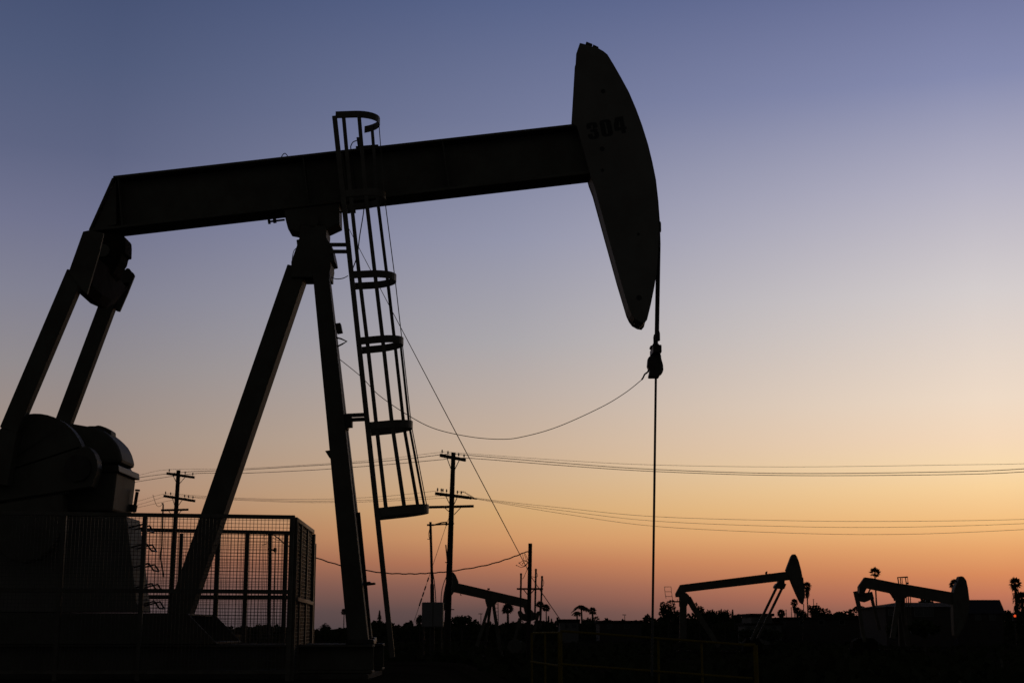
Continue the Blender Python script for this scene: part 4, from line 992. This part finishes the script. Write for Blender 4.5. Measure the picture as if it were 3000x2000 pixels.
def mix(f, a, b, t='MIX'):
    n = nd('ShaderNodeMix'); n.data_type = 'RGBA'; n.blend_type = t; n.clamp_factor = True
    for s, v in ((0, f), (6, a), (7, b)):
        if isinstance(v, (int, float)): n.inputs[s].default_value = v
        elif isinstance(v, tuple): n.inputs[s].default_value = v
        else: L(v, n.inputs[s])
    return n.outputs[2]
cl, cm, cr_ = ramp(LEFT), ramp(MID), ramp(RIGHT)
f1 = mth('DIVIDE', mth('ADD', az, 16.5), 16.5, True)
f2 = mth('DIVIDE', az, 18.6, True)
c = mix(f2, mix(f1, cl, cm), cr_)
AWAY = 0.79
# away from the afterglow and towards the zenith the dusk sky fades
away = mth('DIVIDE', mth('SUBTRACT', mth('ABSOLUTE', mth('SUBTRACT', az, 2.5)), 23.5), 21, True)
zen = mth('DIVIDE', mth('SUBTRACT', el, 26/30), 0.6, True)
c = mix(away, c, (0.225, 0.22, 0.22, 1))
fade = mth('MULTIPLY', mth('SUBTRACT', 1.0, mth('MULTIPLY', away, AWAY)), mth('SUBTRACT', 1.0, mth('MULTIPLY', zen, 0.93)))
n = nd('ShaderNodeVectorMath'); n.operation = 'SCALE'; L(c, n.inputs[0]); L(fade, n.inputs['Scale'])
SUN_AZ, SUN_EL = math.radians(24), math.radians(0.4)
sky = nd('ShaderNodeTexSky'); sky.sky_type = 'NISHITA'; sky.sun_disc = False
sky.sun_elevation = SUN_EL; sky.sun_rotation = SUN_AZ; sky.dust_density = 2.0; sky.air_density = 1.2
bg1 = nd('ShaderNodeBackground'); L(n.outputs[0], bg1.inputs['Color']); bg1.inputs['Strength'].default_value = 0.985
bg2 = nd('ShaderNodeBackground'); L(sky.outputs[0], bg2.inputs['Color']); bg2.inputs['Strength'].default_value = 0.002
ad = nd('ShaderNodeAddShader'); L(bg1.outputs[0], ad.inputs[0]); L(bg2.outputs[0], ad.inputs[1])
ow = nd('ShaderNodeOutputWorld'); L(ad.outputs[0], ow.inputs['Surface'])

afterglow_lamp = bpy.data.lights.new('afterglow_lamp', 'SUN'); afterglow_lamp.energy = 0.03; afterglow_lamp.angle = math.radians(10); afterglow_lamp.color = (1.0, 0.62, 0.36)  # sun has set; faint warm lamp added to light right-facing faces
so = bpy.data.objects.new('afterglow_lamp', afterglow_lamp); COL.objects.link(so)
dv = Vector((math.sin(SUN_AZ)*math.cos(SUN_EL), math.cos(SUN_AZ)*math.cos(SUN_EL), math.sin(SUN_EL)))
so.rotation_euler = dv.to_track_quat('Z', 'Y').to_euler()

cam = bpy.data.cameras.new('camera'); cam.sensor_width = 36; cam.sensor_fit = 'HORIZONTAL'; cam.lens = F*36/3000
cam.clip_start = 0.1; cam.clip_end = 6000
cam.dof.use_dof = True; cam.dof.focus_distance = 20; cam.dof.aperture_fstop = 5.6
co = bpy.data.objects.new('camera', cam); COL.objects.link(co); co.location = CAM
co.rotation_euler = (math.pi/2 + PITCH, 0, 0); S.camera = co
S.view_settings.view_transform = 'Standard'; S.view_settings.look = 'None'
S.view_settings.exposure = 0; S.view_settings.gamma = 1
